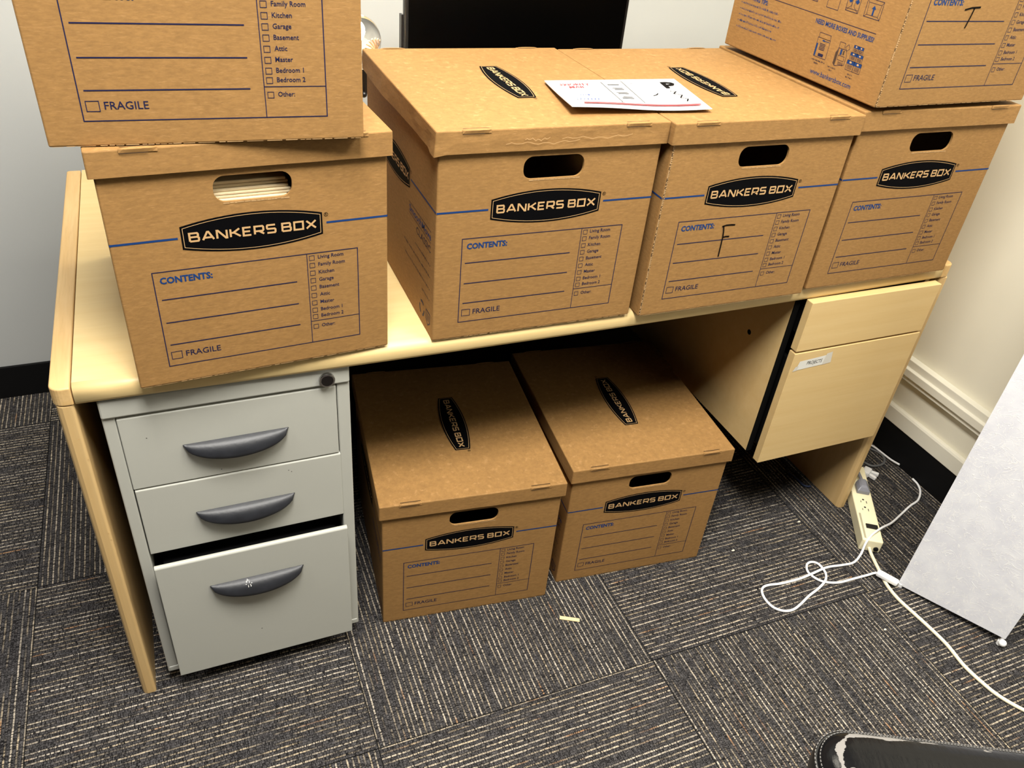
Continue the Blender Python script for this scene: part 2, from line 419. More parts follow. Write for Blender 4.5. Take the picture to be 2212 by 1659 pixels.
# wide squared logo lettering, drawn as strokes in a unit cell
LET = {
 'B': [([(0, 0), (0, 1), (.86, 1), (.94, .88), (.94, .64), (.84, .52), (.05, .52)], False), ([(.84, .52), (1, .40), (1, .12), (.92, 0), (0, 0)], False)],
 'A': [([(0, 0), (.46, 1), (.58, 1), (1.04, 0)], False), ([(.2, .28), (.84, .28)], False)],
 'N': [([(0, 0), (0, 1), (.12, 1), (.88, 0), (1, 0), (1, 1)], False)],
 'K': [([(0, 0), (0, 1)], False), ([(1, 1), (.3, .52), (.12, .52)], False), ([(.34, .55), (1.08, 0)], False)],
 'E': [([(1, 1), (0, 1), (0, 0), (1, 0)], False), ([(0, .5), (.88, .5)], False)],
 'R': [([(0, 0), (0, 1), (.9, 1), (1, .88), (1, .5), (.9, .38), (.05, .38)], False), ([(.5, .38), (1.05, -.02)], False)],
 'S': [([(1, 1), (.08, 1), (0, .9), (0, .62), (.08, .52), (.92, .5), (1, .4), (1, .1), (.92, 0), (0, 0)], False)],
 'O': [([(0, 0), (0, 1), (1, 1), (1, 0)], True)],
 'X': [([(0, 0), (1, 1)], False), ([(0, 1), (1, 0)], False)],
}
def logo(pr, cx, cz, L=0.1885, reg=True):
    k = L / 0.1885
    hw = L / 2; he = 0.0163 * k; hm = 0.0277 * k
    def lens(ins):
        a = hw - ins; e = he - ins * .9; mm = hm - ins
        top = [(cx + a * (1 - 2 * t / 16), cz + e + (mm - e) * (1 - (1 - 2 * t / 16) ** 2)) for t in range(17)]
        bot = [(cx - a * (1 - 2 * t / 16), cz - e - (mm - e) * (1 - (1 - 2 * t / 16) ** 2)) for t in range(17)]
        return top + bot
    pr.poly(lens(0), 3)
    pr.line(lens(0.0030 * k), 0.00075 * k, 4, True, lift=0.0002)
    h = 0.0140 * k; th = 0.00265 * k
    x = cx - hw + 0.0092 * k
    z0 = cz - h / 2
    cells = [('B', .0123), ('A', .0140), ('N', .0132), ('K', .0125), ('E', .0110), ('R', .0124), ('S', .0120), (' ', .0040), ('B', .0123), ('O', .0128), ('X', .0135)]
    gap = 0.0020 * k
    tot = sum(c[1] * k for c in cells) + gap * 9
    s_ = (2 * hw - 0.0176 * k) / tot
    for ch, wd in cells:
        wd *= k * s_
        if ch == ' ': x += wd; continue
        for pts, cl in LET[ch]:
            q = [(x + th / 2 + u * (wd - th), z0 + th / 2 + v * (h - th)) for u, v in pts]
            pr.line(q, th, 4, cl, lift=0.0002)
        x += wd + gap * s_
    if reg:
        rx, rz_ = cx + hw + 0.0055 * k, cz + 0.0125 * k
        pr.line([(rx + .0027 * k * math.cos(a * math.pi / 6), rz_ + .0027 * k * math.sin(a * math.pi / 6)) for a in range(12)], 0.0006, 3, True)
        pr.text('R', rx, rz_ - .0013 * k, .0027 * k, 3, align='CENTER', bold=.01)

# ------------------------------------------------------------------ moving box
W, D, H, T = 0.3717, 0.4368, 0.3484, 0.004
HL, OV, NL = 0.0344, 0.0062, 0.2263
FACE = {
 'front': lambda u, v, o: (u, -o, v),
 'back': lambda u, v, o: (W - u, D + o, v),
 'left': lambda u, v, o: (-o, D - u, v),
 'right': lambda u, v, o: (W + o, u, v),
}
def print_end(pr):
    logo(pr, 0.1815, 0.2258)
    pr.rect(0.0005, NL - .0017, 0.0832, NL + .0013, 1); pr.rect(0.2814, NL - .0017, W - .0005, NL + .0013, 1)
    pr.frame(0.0438, 0.0303, 0.3252, 0.1806, 0.0013, 2)
    pr.line([(0.2505, 0.0303), (0.2505, 0.1806)], 0.0010, 2)
    pr.line([(0.2505, 0.0677), (0.3252, 0.0677)], 0.0010, 2)
    for z in (0.1383, 0.1017, 0.0654): pr.line([(0.0500, z), (0.2340, z)], 0.0016, 2)
    pr.text('CONTENTS:', 0.0517, 0.1628, 0.0084, 1, bold=.036, width=.0680)
    pr.text('FRAGILE', 0.0685, 0.0436, 0.0082, 2, width=.0480, bold=.006)
    pr.frame(0.0492, 0.0415, 0.0632, 0.0533, 0.0009, 2)
    names = ['Living Room', 'Family Room', 'Kitchen', 'Garage', 'Basement', 'Attic', 'Master', 'Bedroom 1', 'Bedroom 2', 'Other:']
    ys = [0.1697, 0.1577, 0.1452, 0.1330, 0.1206, 0.1080, 0.0953, 0.0827, 0.0733 - .0018, 0.0541]
    for t, y in zip(names, ys):
        pr.frame(0.2540, y, 0.2611, y + .0071, 0.0007, 2)
        pr.text(t, 0.2663, y + .0017, 0.0052, 2, sx=.92, bold=.010)
def print_logo_side(pr):
    e = D - 0.0
    c = D - 0.236
    logo(pr, c, 0.2262)
    pr.rect(0.0005, NL - .0017, c - .099, NL + .0013, 1); pr.rect(c + .100, NL - .0017, D - .0005, NL + .0013, 1)
    rgt = D - 0.021
    pr.text('SmoothMove', rgt, 0.1715, 0.0105, 1, bold=.012, width=.122, align='RIGHT')
    pr.line([(rgt - .124, .1675), (rgt, .1675)], .0009, 2); pr.line([(rgt - .124, .1862), (rgt, .1862)], .0009, 2)
    pr.text('CLASSIC', rgt, 0.1500, 0.0105, 2, width=.080, align='RIGHT')
    for k, (z, l) in enumerate(((.1270, .085), (.1065, .152), (.0840, .144), (.0640, .041))):
        pr.pseudo(rgt - l, rgt - .006, z, .0030, 2, k)
        pr.rect(rgt - .0020, z, rgt, z + .0022, 2)
    # recycling mark and paperboard mark
    cx, cz = D - .060, .030
    for k in range(3):
        a = k * 2 * math.pi / 3 + math.pi / 2
        q = [(cx + .0125 * math.cos(a + d), cz + .0125 * math.sin(a + d)) for d in (-.75, -.4, 0, .4, .6)]
        pr.line(q, .0045, 2)
    cx = D - .026
    pr.line([(cx - .011, cz - .006), (cx - .011, cz + .011), (cx + .011, cz + .011), (cx + .011, cz - .006), (cx, cz - .014)], .0022, 2, True)
    for d in (-.005, .0, .005): pr.line([(cx + d, cz - .006), (cx + d, cz + .007)], .0018, 2)
def print_tips_side(pr):
    # u runs from the far end to the near end: u = D - y
    U = lambda y: D - y
    c = D / 2
    logo(pr, c, 0.2262)
    pr.rect(0.0005, NL - .0017, c - .099, NL + .0013, 1); pr.rect(c + .100, NL - .0017, D - .0005, NL + .0013, 1)
    pr.line([(U(.415), .1085), (U(.0467), .1080)], .0010, 2)
    pr.text('MOVING TIPS:', U(.3965), .0945, .0070, 1, bold=.03, width=.0650)
    for k, (z, y1) in enumerate(((.0845, .2958), (.0735, .2809), (.0625, .2841), (.0517, .3011), (.0400, .2844))):
        pr.pseudo(U(.4060), U(y1), z, .0030, 1, 20 + k)
        pr.rect(U(.4110), z + .0005, U(.4092), z + .0024, 1)
    pr.text('NEED MORE BOXES AND SUPPLIES?', U(.1925), .0945, .0068, 1, bold=.024, width=.1450)
    pr.text('www.bankersbox.com', U(.1717), .0125, .0078, 1, width=.1060, bold=.006)
    # storage bag drawing
    pr.frame(U(.1749), .0420, U(.1430), .0740, .0007, 2); pr.frame(U(.1735), .0740, U(.1444), .0823, .0007, 2)
    pr.rect(U(.1745), .0430, U(.1710), .0640, 1)
    for k in range(5): pr.line([(U(.1665), .0650 - k * .0024), (U(.1520), .0650 - k * .0024)], .0010, 2)
    pr.rect(U(.1640), .0440, U(.1510), .0490, 2); pr.rect(U(.1620), .0695, U(.1560), .0720, 1)
    pr.rect(U(.1560), .0703, U(.1440), .0712, 1)
    pr.pseudo(U(.1780), U(.1430), .0350, .0022, 2, 41); pr.pseudo(U(.1690), U(.1570), .0300, .0022, 2, 42)
    # wardrobe box drawing
    pr.line([(U(.1228), .0423), (U(.1228), .0600), (U(.1180), .0690), (U(.1000), .0690), (U(.0960), .0600), (U(.0960), .0450), (U(.1180), .0390)], .0007, 2, True)
    pr.line([(U(.1180), .0690), (U(.1180), .0400)], .0006, 2)
    pr.poly([(U(.1228), .0425), (U(.1228), .0590), (U(.1185), .0660), (U(.1185), .0400)], 6)
    pr.frame(U(.1190), .0690, U(.1060), .0790, .0006, 2)
    pr.line([(U(.1040), .0730), (U(.0980), .0790), (U(.0930), .0730), (U(.0985), .0680)], .0006, 2, True)
    pr.rect(U(.1130), .0590, U(.1085), .0680, 1); pr.rect(U(.1060), .0600, U(.1030), .0670, 6)
    pr.frame(U(.1150), .0500, U(.1000), .0575, .0006, 2)
    for k in range(3): pr.line([(U(.1120), .0470 - k * .002), (U(.0990), .0470 - k * .002)], .0006, 2)
    pr.pseudo(U(.1330), U(.1130), .0330, .0022, 2, 43); pr.pseudo(U(.1290), U(.1180), .0280, .0022, 2, 44)
    # stacked boxes drawing
    def mini(u0, z0, wd, h):
        pr.frame(u0, z0, u0 + wd, z0 + h, .0006, 2); pr.rect(u0, z0 + h * .62, u0 + wd, z0 + h, 1)
        pr.rect(u0 + wd * .36, z0 + h * .74, u0 + wd * .62, z0 + h * .93, 4, .0001)
        for q in range(4): pr.line([(u0 + wd * .15, z0 + h * (.5 - q * .11)), (u0 + wd * .85, z0 + h * (.5 - q * .11))], .0005, 2)
    for c_ in (0, 1):
        mini(U(.0905) + c_ * .0176, .0400, .0172, .0160)
        mini(U(.0880) + c_ * .0152, .0562, .0147, .0130)
        mini(U(.0850) + c_ * .0118, .0694, .0114, .0120)
    pr.pseudo(U(.0820), U(.0700), .0330, .0022, 2, 45); pr.pseudo(U(.0840), U(.0680), .0280, .0022, 2, 46)
    # assembly steps above the rule
    for k, (a, b_) in enumerate(((.345, .312), (.290, .257), (.235, .202), (.1769, .1478), (.1308, .1012), (.0864, .0502))):
        z0 = (.126, .126, .1275, .1240, .1285, .1280)[k]; z1 = z0 + .028
        pr.line([(U(a), z0), (U(b_), z0), (U(b_), z1), (U(a), z1)], .0008, 2, True)
        if k in (0, 1, 2):
            pr.line([(U(a), z1), (U((a + b_) / 2), z1 - .010), (U(b_), z1)], .0007, 2)
            pr.line([(U(a), z0), (U((a + b_) / 2), z0 + .010), (U(b_), z0)], .0007, 2)
        if k == 2: pr.line([(U(.2185) + .004 * math.cos(t * .7), z0 + .009 + .004 * math.sin(t * .7)) for t in range(9)], .0018, 1)
        if k == 3: pr.line([(U(a), z1 - .009), (U(b_), z1 - .009)], .0007, 2); pr.line([(U(a), z1), (U(a) + .004, z1 + .006), (U(b_) - .003, z1 + .006), (U(b_), z1)], .0007, 2)
        if k == 4:
            mid = U((a + b_) / 2)
            pr.line([(mid - .003, z0 + .006), (mid - .003, z1)], .0006, 2); pr.line([(mid + .003, z0 + .008), (mid + .003, z1)], .0006, 2)
            pr.line([(U(a), z0), (mid - .003, z0 + .010), (U(a) + .004, z1)], .0006, 2); pr.line([(U(b_), z0), (mid + .003, z0 + .008)], .0006, 2)
            pr.line([(U(a), z0 + .004), (U(b_), z0 + .004)], .0006, 2)
            pr.poly([(mid - .013, z0 + .017), (mid - .009, z0 + .021), (mid - .004, z0 + .018), (mid - .004, z0 + .015), (mid - .009, z0 + .013)], 1)
            pr.poly([(mid + .013, z0 + .017), (mid + .009, z0 + .021), (mid + .004, z0 + .018), (mid + .004, z0 + .015), (mid + .009, z0 + .013)], 1)
        if k == 5:
            i_ = .0055
            q = [(U(a) + i_, z0 + i_ * .7), (U(b_) - i_, z0 + i_ * .7), (U(b_) - i_ * .7, z1 - i_), (U(a) + i_ * .7, z1 - i_)]
            pr.line(q, .0006, 2, True)
            for p_, c2 in zip(q, [(U(a), z0), (U(b_), z0), (U(b_), z1), (U(a), z1)]): pr.line([p_, c2], .0006, 2)
            mx = U((a + b_) / 2)
            pr.rect(mx - .0018, z0 + .0045, mx + .0018, z0 + .0150, 1)
            pr.poly([(mx - .0048, z0 + .0140), (mx + .0048, z0 + .0140), (mx, z0 + .0195)], 1)

def side_grid(bm, f, nu, nv):
    g = [[bm.verts.new(f(i / nu, j / nv)) for j in range(nv + 1)] for i in range(nu + 1)]
    for i in range(nu):
        for j in range(nv):
            bm.faces.new((g[i][j], g[i + 1][j], g[i + 1][j + 1], g[i][j + 1]))
def baked(bm, solid, bevel):
    """returns a bmesh of the shell after bevel + inward thickness"""
    me = bpy.data.meshes.new('tmp'); bm.normal_update(); bm.to_mesh(me); bm.free()
    o = bpy.data.objects.new('tmp', me); col.objects.link(o)
    b = o.modifiers.new('b', 'BEVEL'); b.width = bevel; b.segments = 2; b.limit_method = 'ANGLE'; b.angle_limit = R(50)
    s = o.modifiers.new('s', 'SOLIDIFY'); s.thickness = solid; s.offset = -1
    dg = bpy.context.evaluated_depsgraph_get()
    me2 = bpy.data.meshes.new_from_object(o.evaluated_get(dg))
    out = bmesh.new(); out.from_mesh(me2)
    bpy.data.objects.remove(o); bpy.data.meshes.remove(me); bpy.data.meshes.remove(me2)
    return out
BOXMATS = ['kraft', 'ink_blue', 'ink_text', 'ink_black', 'logo_kraft', 'kraft_edge', 'kraft_dark']
def body_mesh():
    bm = bmesh.new()
    HB = H - 0.001
    # end panels with hand hole
    for y, flip in ((0, False), (D, True)):
        out = [(0, 0), (W, 0), (W, HB), (0, HB)]
        hc = (0.1865, 0.2885) if not flip else (W - .1865, .2885)
        hole = []
        rx, rz_, cr = 0.0510, 0.0180, 0.0150
        for sx_, sz_, a0 in ((1, 1, 0), (-1, 1, 90), (-1, -1, 180), (1, -1, 270)):
            for k in range(7):
                a = R(a0 + k * 15)
                hole.append((hc[0] + sx_ * (rx - cr) + cr * math.cos(a), hc[1] + sz_ * (rz_ - cr) + cr * math.sin(a)))
        ov = [bm.verts.new((x, y, z)) for x, z in out]; hv = [bm.verts.new((x, y, z)) for x, z in hole]
        es = [bm.edges.new((ov[i], ov[(i + 1) % 4])) for i in range(4)] + [bm.edges.new((hv[i], hv[(i + 1) % len(hv)])) for i in range(len(hv))]
        bmesh.ops.triangle_fill(bm, use_beauty=True, use_dissolve=False, edges=es)
    for x in (0, W):
        vs = [bm.verts.new(p) for p in ((x, 0, 0), (x, D, 0), (x, D, HB), (x, 0, HB))]; bm.faces.new(vs)
    vs = [bm.verts.new(p) for p in ((0, 0, 0), (W, 0, 0), (W, D, 0), (0, D, 0))]; bm.faces.new(vs)
    bmesh.ops.remove_doubles(bm, verts=bm.verts[:], dist=1e-5)
    bmesh.ops.recalc_face_normals(bm, faces=bm.faces[:])
    # make sure normals look outward
    for f in bm.faces:
        if abs(f.normal.z) > .9 and f.calc_center_median().z < .01:
            if f.normal.z > 0: bmesh.ops.reverse_faces(bm, faces=bm.faces[:])
            break
    bm = baked(bm, 0.004, 0.0022)
    print_end(Print(bm, FACE['front'])); print_end(Print(bm, FACE['back']))
    print_logo_side(Print(bm, FACE['left']))
    print_tips_side(Print(bm, FACE['right']))
    # glued corrugated seam at the back right corner: a ragged row of flutes
    rn = random.Random(4)
    pr = Print(bm, FACE['back'], 0.0004)
    z = 0.002
    while z < H - .004:
        h = rn.uniform(.0022, .0036)
        pr.poly([(.0026, z), (.0026 + rn.uniform(.0022, .0036), z + h * .3), (.0026, z + h * .6)], 4, .0001)
        pr.poly([(.0020, z + h * .55), (.0030 + rn.uniform(.0010, .0022), z + h * .8), (.0020, z + h)], 6)
        pr.rect(.0012, z, .0028, z + h, 6 if rn.random() < .35 else 4)
        z += h
    # ragged rim round the hand holes and along the bottom cut
    for y_ in (0, 1):
        pr = Print(bm, FACE['front' if not y_ else 'back'], 0.0004)
        u = 0.146
        while u < .226:
            l = rn.uniform(.003, .009)
            pr.rect(u, .2686 - rn.uniform(0, .0008), u + l, .2700, 5); u += l * 1.1
        u = .004
        while u < W - .006:
            l = rn.uniform(.004, .02)
            pr.rect(u, .0006, u + l, .0006 + rn.uniform(.0004, .0011), 5); u += l * 1.25
    me = bpy.data.meshes.new('box_body'); bm.normal_update(); bm.to_mesh(me); bm.free()
    for k in BOXMATS: me.materials.append(M[k])
    return me
BODY = body_mesh()
def lid_mesh(seed, crumple=0.0, flare=False):
    rn = random.Random(seed)
    from mathutils import noise as nz
    x0, x1, y0, y1 = -OV, W + OV, -OV, D + OV
    zt, zb = H + T, H + T - HL
    bm = bmesh.new()
    L_ = lambda a, b_, t: a + (b_ - a) * t
    side_grid(bm, lambda u, v: (L_(x0, x1, u), L_(y0, y1, v), zt), 24, 24)
    side_grid(bm, lambda u, v: (L_(x0, x1, u), y0, L_(zb, zt, v)), 24, 4)
    side_grid(bm, lambda u, v: (L_(x1, x0, u), y1, L_(zb, zt, v)), 24, 4)
    side_grid(bm, lambda u, v: (x0, L_(y1, y0, u), L_(zb, zt, v)), 24, 4)
    side_grid(bm, lambda u, v: (x1, L_(y0, y1, u), L_(zb, zt, v)), 24, 4)
    bmesh.ops.remove_doubles(bm, verts=bm.verts[:], dist=1e-5)
    for v in bm.verts:
        c = v.co.copy(); s_ = seed * 3.1
        n = nz.noise(Vector((c.x * 7 + s_, c.y * 7, c.z * 9))); n2 = nz.noise(Vector((c.x * 23 + s_, c.y * 23, c.z * 40)))
        t = (zt - c.z) / HL
        if c.z > zt - 1e-5:
            e = min(c.x - x0, x1 - c.x, c.y - y0, y1 - c.y)
            v.co.z += -0.0016 * min(1, e / .06) * (0.6 + 0.5 * n)
        else:
            amt = t * (0.0008 * n + 0.0005 * n2 + 0.0004) + crumple * n2 * 0.0012 * math.sin(t * math.pi)
            if abs(c.y - y0) < 1e-5: v.co.y -= amt
            if abs(c.y - y1) < 1e-5: v.co.y += amt
            if abs(c.x - x0) < 1e-5:
                v.co.x -= amt
                if flare: v.co.x -= t * 0.004 * max(0, 1 - abs(c.y - .29) / .16)
                if flare and c.y < .02: v.co.x -= t * .002; v.co.z -= t * .003
            if abs(c.x - x1) < 1e-5: v.co.x += amt * .6
    bmesh.ops.recalc_face_normals(bm, faces=bm.faces[:])
    tf = max(bm.faces, key=lambda f: f.calc_center_median().z + abs(f.normal.z))
    if tf.normal.z < 0: bmesh.ops.reverse_faces(bm, faces=bm.faces[:])
    bm = baked(bm, 0.0028, 0.0020)
    if crumple:
        pq = Print(bm, lambda u, v, o: (u, y0 - .0022 - o, v), .0004)
        for u0, u1, zc_ in ((.10, .22, .3300), (.19, .31, .3345), (.13, .17, .3355)):
            q = [(u0 + (u1 - u0) * t / 14, zc_ + .0016 * math.sin(t * 1.9) + .0012 * math.sin(t * .6)) for t in range(15)]
            pq.line(q, .0007, 4)
    # lid logo runs front-to-back: reading direction -y, letter tops towards +x
    cx, cy = 0.1905, 0.226
    logo(Print(bm, lambda u, v, o: (cx + v, cy - u, zt + 0.0005 - .0016 * .6 + o), 0.0006), 0, 0, 0.184)
    me = bpy.data.meshes.new('lid'); bm.normal_update(); bm.to_mesh(me); bm.free()
    for k in BOXMATS: me.materials.append(M[k])
    return me
def tab_mesh(wd):
    # tucked locking tab: raised lip of cut board with a dark slit under it
    bm = bmesh.new()
    n = 8
    pr = []
    for i in range(n + 1):
        t = i / n; a = math.sin(math.pi * min(1, max(0, t))) ** .35
        pr.append((t * wd, a))
    prev = None
    for u, a in pr:
        ring = [bm.verts.new((u, -0.0012, -0.0042)), bm.verts.new((u, -0.0018 * a - .0004, 0.0004)), bm.verts.new((u, 0.0010, 0.0016 * a + .0003)), bm.verts.new((u, 0.0045, 0.0009 * a))]
        if prev:
            for k in range(3):
                f = bm.faces.new((prev[k], ring[k], ring[k + 1], prev[k + 1])); f.material_index = 0
        prev = ring
    p_ = Print(bm, lambda u, v, o: (u, v, 0.0014 + o), 0.0)
    p_.rect(wd * .05, 0.0048, wd * .96, 0.0061, 6)
    p2 = Print(bm, lambda u, v, o: (u, -0.0021 - o, v), 0.0)
    p2.rect(wd * .02, -0.0050, wd * .75, -0.0040, 6)
    me = bpy.data.meshes.new('locking_tab'); bm.normal_update(); bm.to_mesh(me); bm.free()
    for k in BOXMATS: me.materials.append(M[k])
    return me
TAB = tab_mesh(.044)
TURN = Matrix.Translation((W, D, 0)) @ Matrix.Rotation(math.pi, 4, 'Z')
def child(name, me, parent, mat=None):
    o = bpy.data.objects.new(name, me); col.objects.link(o); o.parent = parent
    if mat is not None: o.matrix_local = mat
    return o
ZT = 0.735
def make_box(x, y, rz, z, label, group, turned=False, lid_turned=None, seed=1, crumple=0.0, flare=False, letter=None, tilt=None):
    t = empty('moving_box', (x, y, z), rz)
    if tilt: t.rotation_euler = (tilt[0], tilt[1], rz)
    tag(t, label, 'cardboard box', group)
    if lid_turned is None: lid_turned = turned
    child('box_body', BODY, t, TURN if turned else None)
    lid = child('lid', lid_mesh(seed, crumple, flare), t, TURN if lid_turned else None)
    zt = H + T
    for k, (tx, ty, fl) in enumerate(((.033, -OV, 0), (.299, -OV, 0), (W - .033, D + OV, 1), (W - .299, D + OV, 1))):
        mt = Matrix.Translation((tx, ty, zt - .0004)) @ (Matrix.Rotation(math.pi, 4, 'Z') if fl else Matrix.Identity(4))
        c = child('locking_tab', TAB, t, mt); c.parent = lid
        c.matrix_local = (TURN if lid_turned else Matrix.Identity(4)).inverted() @ mt if lid_turned else mt
    if letter:
        bm = bmesh.new(); pr = Print(bm, FACE['front'], 0.0008)
        for pts in letter[0]: pr.line(pts, 0.0027, 0)
        hl = link('handwritten_letter', bm, M['marker'], t); hl['label'] = letter[1]
    return t
G1 = 'identical kraft moving boxes with lids'
make_box(.12064, -.02584, .06292, ZT - .001, 'kraft moving box at left end of desk, pale folders showing through its hand hole', G1, seed=1)
make_box(.5655, -.0045, -.0080, ZT - .004, 'kraft moving box in the middle of the desk with its logo side face visible', G1, seed=2, crumple=1.0, flare=True)
make_box(.9512, -.0186, -.0045, ZT - .004, 'kraft moving box on desk with a handwritten letter F', G1, turned=True, seed=3,
         letter=([[(.1367, .1643), (.1450, .1662), (.1560, .1662), (.1638, .1654)], [(.1395, .1655), (.1423, .1550), (.1437, .1433), (.1446, .1051)], [(.1437, .1433), (.1500, .1442), (.1573, .1438)]], 'letter F in black marker'))
make_box(1.3362, -.0146, -.0045, ZT, 'kraft moving box at right end of desk, carrying the box marked T', G1, seed=4)
make_box(1.3366, -.0293, .0206, ZT + H + T + .009, 'upper right kraft moving box with handwritten letter T and packing tips on its side', G1, turned=True, seed=5,
         letter=([[(.1280, .1560), (.1430, .1592), (.1632, .1602)], [(.1500, .1598), (.1475, .1450), (.1436, .1275)]], 'letter T in black marker'))
make_box(.08044, -.01726, -.04493, ZT + H + T, 'upper left kraft moving box stacked crookedly on the box with folders', G1, seed=6)
make_box(.48397, .02045, -.11093, 0.001, 'kraft moving box on the carpet under the desk, next to the grey drawer pedestal', G1, seed=7)
make_box(.89195, .00621, -.09448, 0.001, 'kraft moving box on the carpet under the desk, nearer the power strip', G1, seed=8, lid_turned=True)

# folders inside the left desk box (seen through its hand hole)
def local(bx, by, rz, x, y): 
    return (bx + math.cos(rz) * x - math.sin(rz) * y, by + math.sin(rz) * x + math.cos(rz) * y)
rn = random.Random(5)
zf = ZT + .0035
fold_h = [.250] + [.0045, .0042, .005, .004, .0038, .0045, .004, .0045]
for k, h in enumerate(fold_h):
    bm = bmesh.new()
    dx = rn.uniform(-.003, .003); dy = rn.uniform(0, .003) + (.0015 * k)
    box(bm, .030 + dx, .236 + dx, .0065 + dy, .400, 0, h)
    ob = link('file_folder' if k else 'paper_stack', bm, M['paper'], bevel=min(.0015, h * .3))
    ob.location = (.12064, -.02584, zf); ob.rotation_euler = (0, 0, .06292)
    zf += h + .0003
    if k == 0: tag(ob, 'thick stack of cream papers filling the left desk box under the folders', 'paper stack')
    else: tag(ob, 'cream paper folder lying in the left desk box behind its hand hole', 'folder', 'folders seen through the hand hole')

# ------------------------------------------------------------------ room
def quadplane(name, pts, mat):
    bm = bmesh.new(); bm.faces.new([bm.verts.new(p) for p in pts]); return structure(link(name, bm, mat))
bm = bmesh.new(); box(bm, -2.0, 2.06, -2.6, 1.12, -0.02, 0); structure(link('floor', bm, M['carpet']))
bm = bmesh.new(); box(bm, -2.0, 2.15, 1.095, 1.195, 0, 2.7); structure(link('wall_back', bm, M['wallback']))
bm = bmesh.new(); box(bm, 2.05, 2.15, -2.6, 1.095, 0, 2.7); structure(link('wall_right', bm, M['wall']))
bm = bmesh.new(); box(bm, -2.0, 2.037, 1.087, 1.095, 0, 0.1); structure(link('baseboard_back', bm, M['baseboard'], bevel=.002))
bm = bmesh.new(); box(bm, 2.038, 2.05, -2.6, 1.087, 0, 0.106); structure(link('baseboard_right', bm, M['baseboard'], bevel=.002))
def profile_y(name, prof, y0, y1, mat):
    bm = bmesh.new(); rows = []
    for y in (y0, y1): rows.append([bm.verts.new((2.05 - d, y, z)) for d, z in prof])
    n = len(prof)
    for i in range(n): bm.faces.new((rows[0][i], rows[0][(i + 1) % n], rows[1][(i + 1) % n], rows[1][i]))
    bm.faces.new(rows[0]); bm.faces.new(rows[1]); bmesh.ops.recalc_face_normals(bm, faces=bm.faces[:])
    return structure(link(name, bm, mat, bevel=.0015))
profile_y('trim_1', [(0, .3135), (.023, .3135), (.023, .292), (.032, .290), (.032, .268), (.026, .266), (.026, .262), (.023, .262), (.023, .250), (0, .250)], -2.6, 1.087, M['trim'])
profile_y('trim_2', [(0, .156), (.012, .156), (.0155, .150), (.0155, .106), (0, .106)], -2.6, 1.087, M['trim'])

# ------------------------------------------------------------------ desk
desk = empty('desk', (0.88, 0.42, 0)); tag(desk, 'long maple laminate desk carrying the row of cardboard boxes', 'desk')
def dlink(name, bm, mat, **k):
    bmesh.ops.translate(bm, verts=bm.verts[:], vec=(-0.88, -0.42, 0))
    return link(name, bm, mat, desk, **k)
DW, DD = 1.7613, 0.84
def sag(x): return 0.0045 * max(0, 1 - ((x - .88) / .85) ** 2)
# tabletop: swept rounded-front profile, many stations so that it can sag a little
prof = []
rr = 0.014
for k in range(7):
    a = R(90 - k * 15)                     # top front curve
    prof.append((rr - rr * math.cos(math.pi / 2 - a), .735 - rr + rr * math.sin(a)))
prof = [(rr - rr * math.sin(R(t)), .735 - rr + rr * math.cos(R(t))) for t in range(0, 91, 15)]
prof += [(0.0, .709), (0.002, .705), (DD, .705), (DD, .735)]
bm = bmesh.new(); st = []
for i in range(25):
    x = .0299 + (DW - .0598) * i / 24
    st.append([bm.verts.new((x, y - .0035 * max(0, 1 - ((x - .88) / .85) ** 2) * (1 if y < .1 else 0), z - sag(x))) for y, z in prof])
for i in range(24):
    for k in range(len(prof)):
        f = bm.faces.new((st[i][k], st[i + 1][k], st[i + 1][(k + 1) % len(prof)], st[i][(k + 1) % len(prof)]))
        f.smooth = k < 7
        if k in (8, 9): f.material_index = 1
bm.faces.new(st[0]); bm.faces.new(st[-1]); bmesh.ops.recalc_face_normals(bm, faces=bm.faces[:])
dlink('tabletop', bm, [M['laminate'], M['shade_backer']])
def strip(x0, x1, outer):
    bm = bmesh.new()
    # plan outline with a rounded outer front corner, extruded in z, then bevelled
    pts = []
    r0 = .016
    if outer < 0:
        pts = [(x1, DD), (x0 + .004, DD), (x0, DD - .004)] + [(x0 + r0 - r0 * math.cos(R(a)), r0 - r0 * math.sin(R(a))) for a in range(0, 91, 15)] + [(x1, 0)]
    else:
        pts = [(x0, 0)] + [(x1 - r0 + r0 * math.sin(R(a)), r0 - r0 * math.cos(R(a))) for a in range(0, 91, 15)] + [(x1, DD - .004), (x1 - .004, DD), (x0, DD)]
    lo = [bm.verts.new((x, y, .704)) for x, y in pts]; hi = [bm.verts.new((x, y, .7352)) for x, y in pts]
    n = len(pts)
    for i in range(n): bm.faces.new((lo[i], lo[(i + 1) % n], hi[(i + 1) % n], hi[i]))
    bm.faces.new(lo); bm.faces.new(hi); bmesh.ops.recalc_face_normals(bm, faces=bm.faces[:])
    return bm
for x0, x1, s in ((0.0, .0282, -1), (DW - .0282, DW, 1)):
    o = dlink('end_strip', strip(x0, x1, s), M['solidwood'], bevel=.009, seg=4); o['label'] = 'solid wood end strip'
for x0, x1 in ((.0025, .0270), (DW - .0270, DW - .0025)):
    bm = bmesh.new()
    pts = [(x0, DD - .02), (x0, .012), (x0 + .003, .004), (x0 + .009, .001), (x1 - .003, .001), (x1, .004), (x1, DD - .02)]
    lo = [bm.verts.new((x, y, 0)) for x, y in pts]; hi = [bm.verts.new((x, y, .7035)) for x, y in pts]; n = len(pts)
    for i in range(n): bm.faces.new((lo[i], lo[(i + 1) % n], hi[(i + 1) % n], hi[i]))
    bm.faces.new(lo); bm.faces.new(hi); bmesh.ops.recalc_face_normals(bm, faces=bm.faces[:])
    dlink('leg_panel', bm, M['legwood'], bevel=.0015)
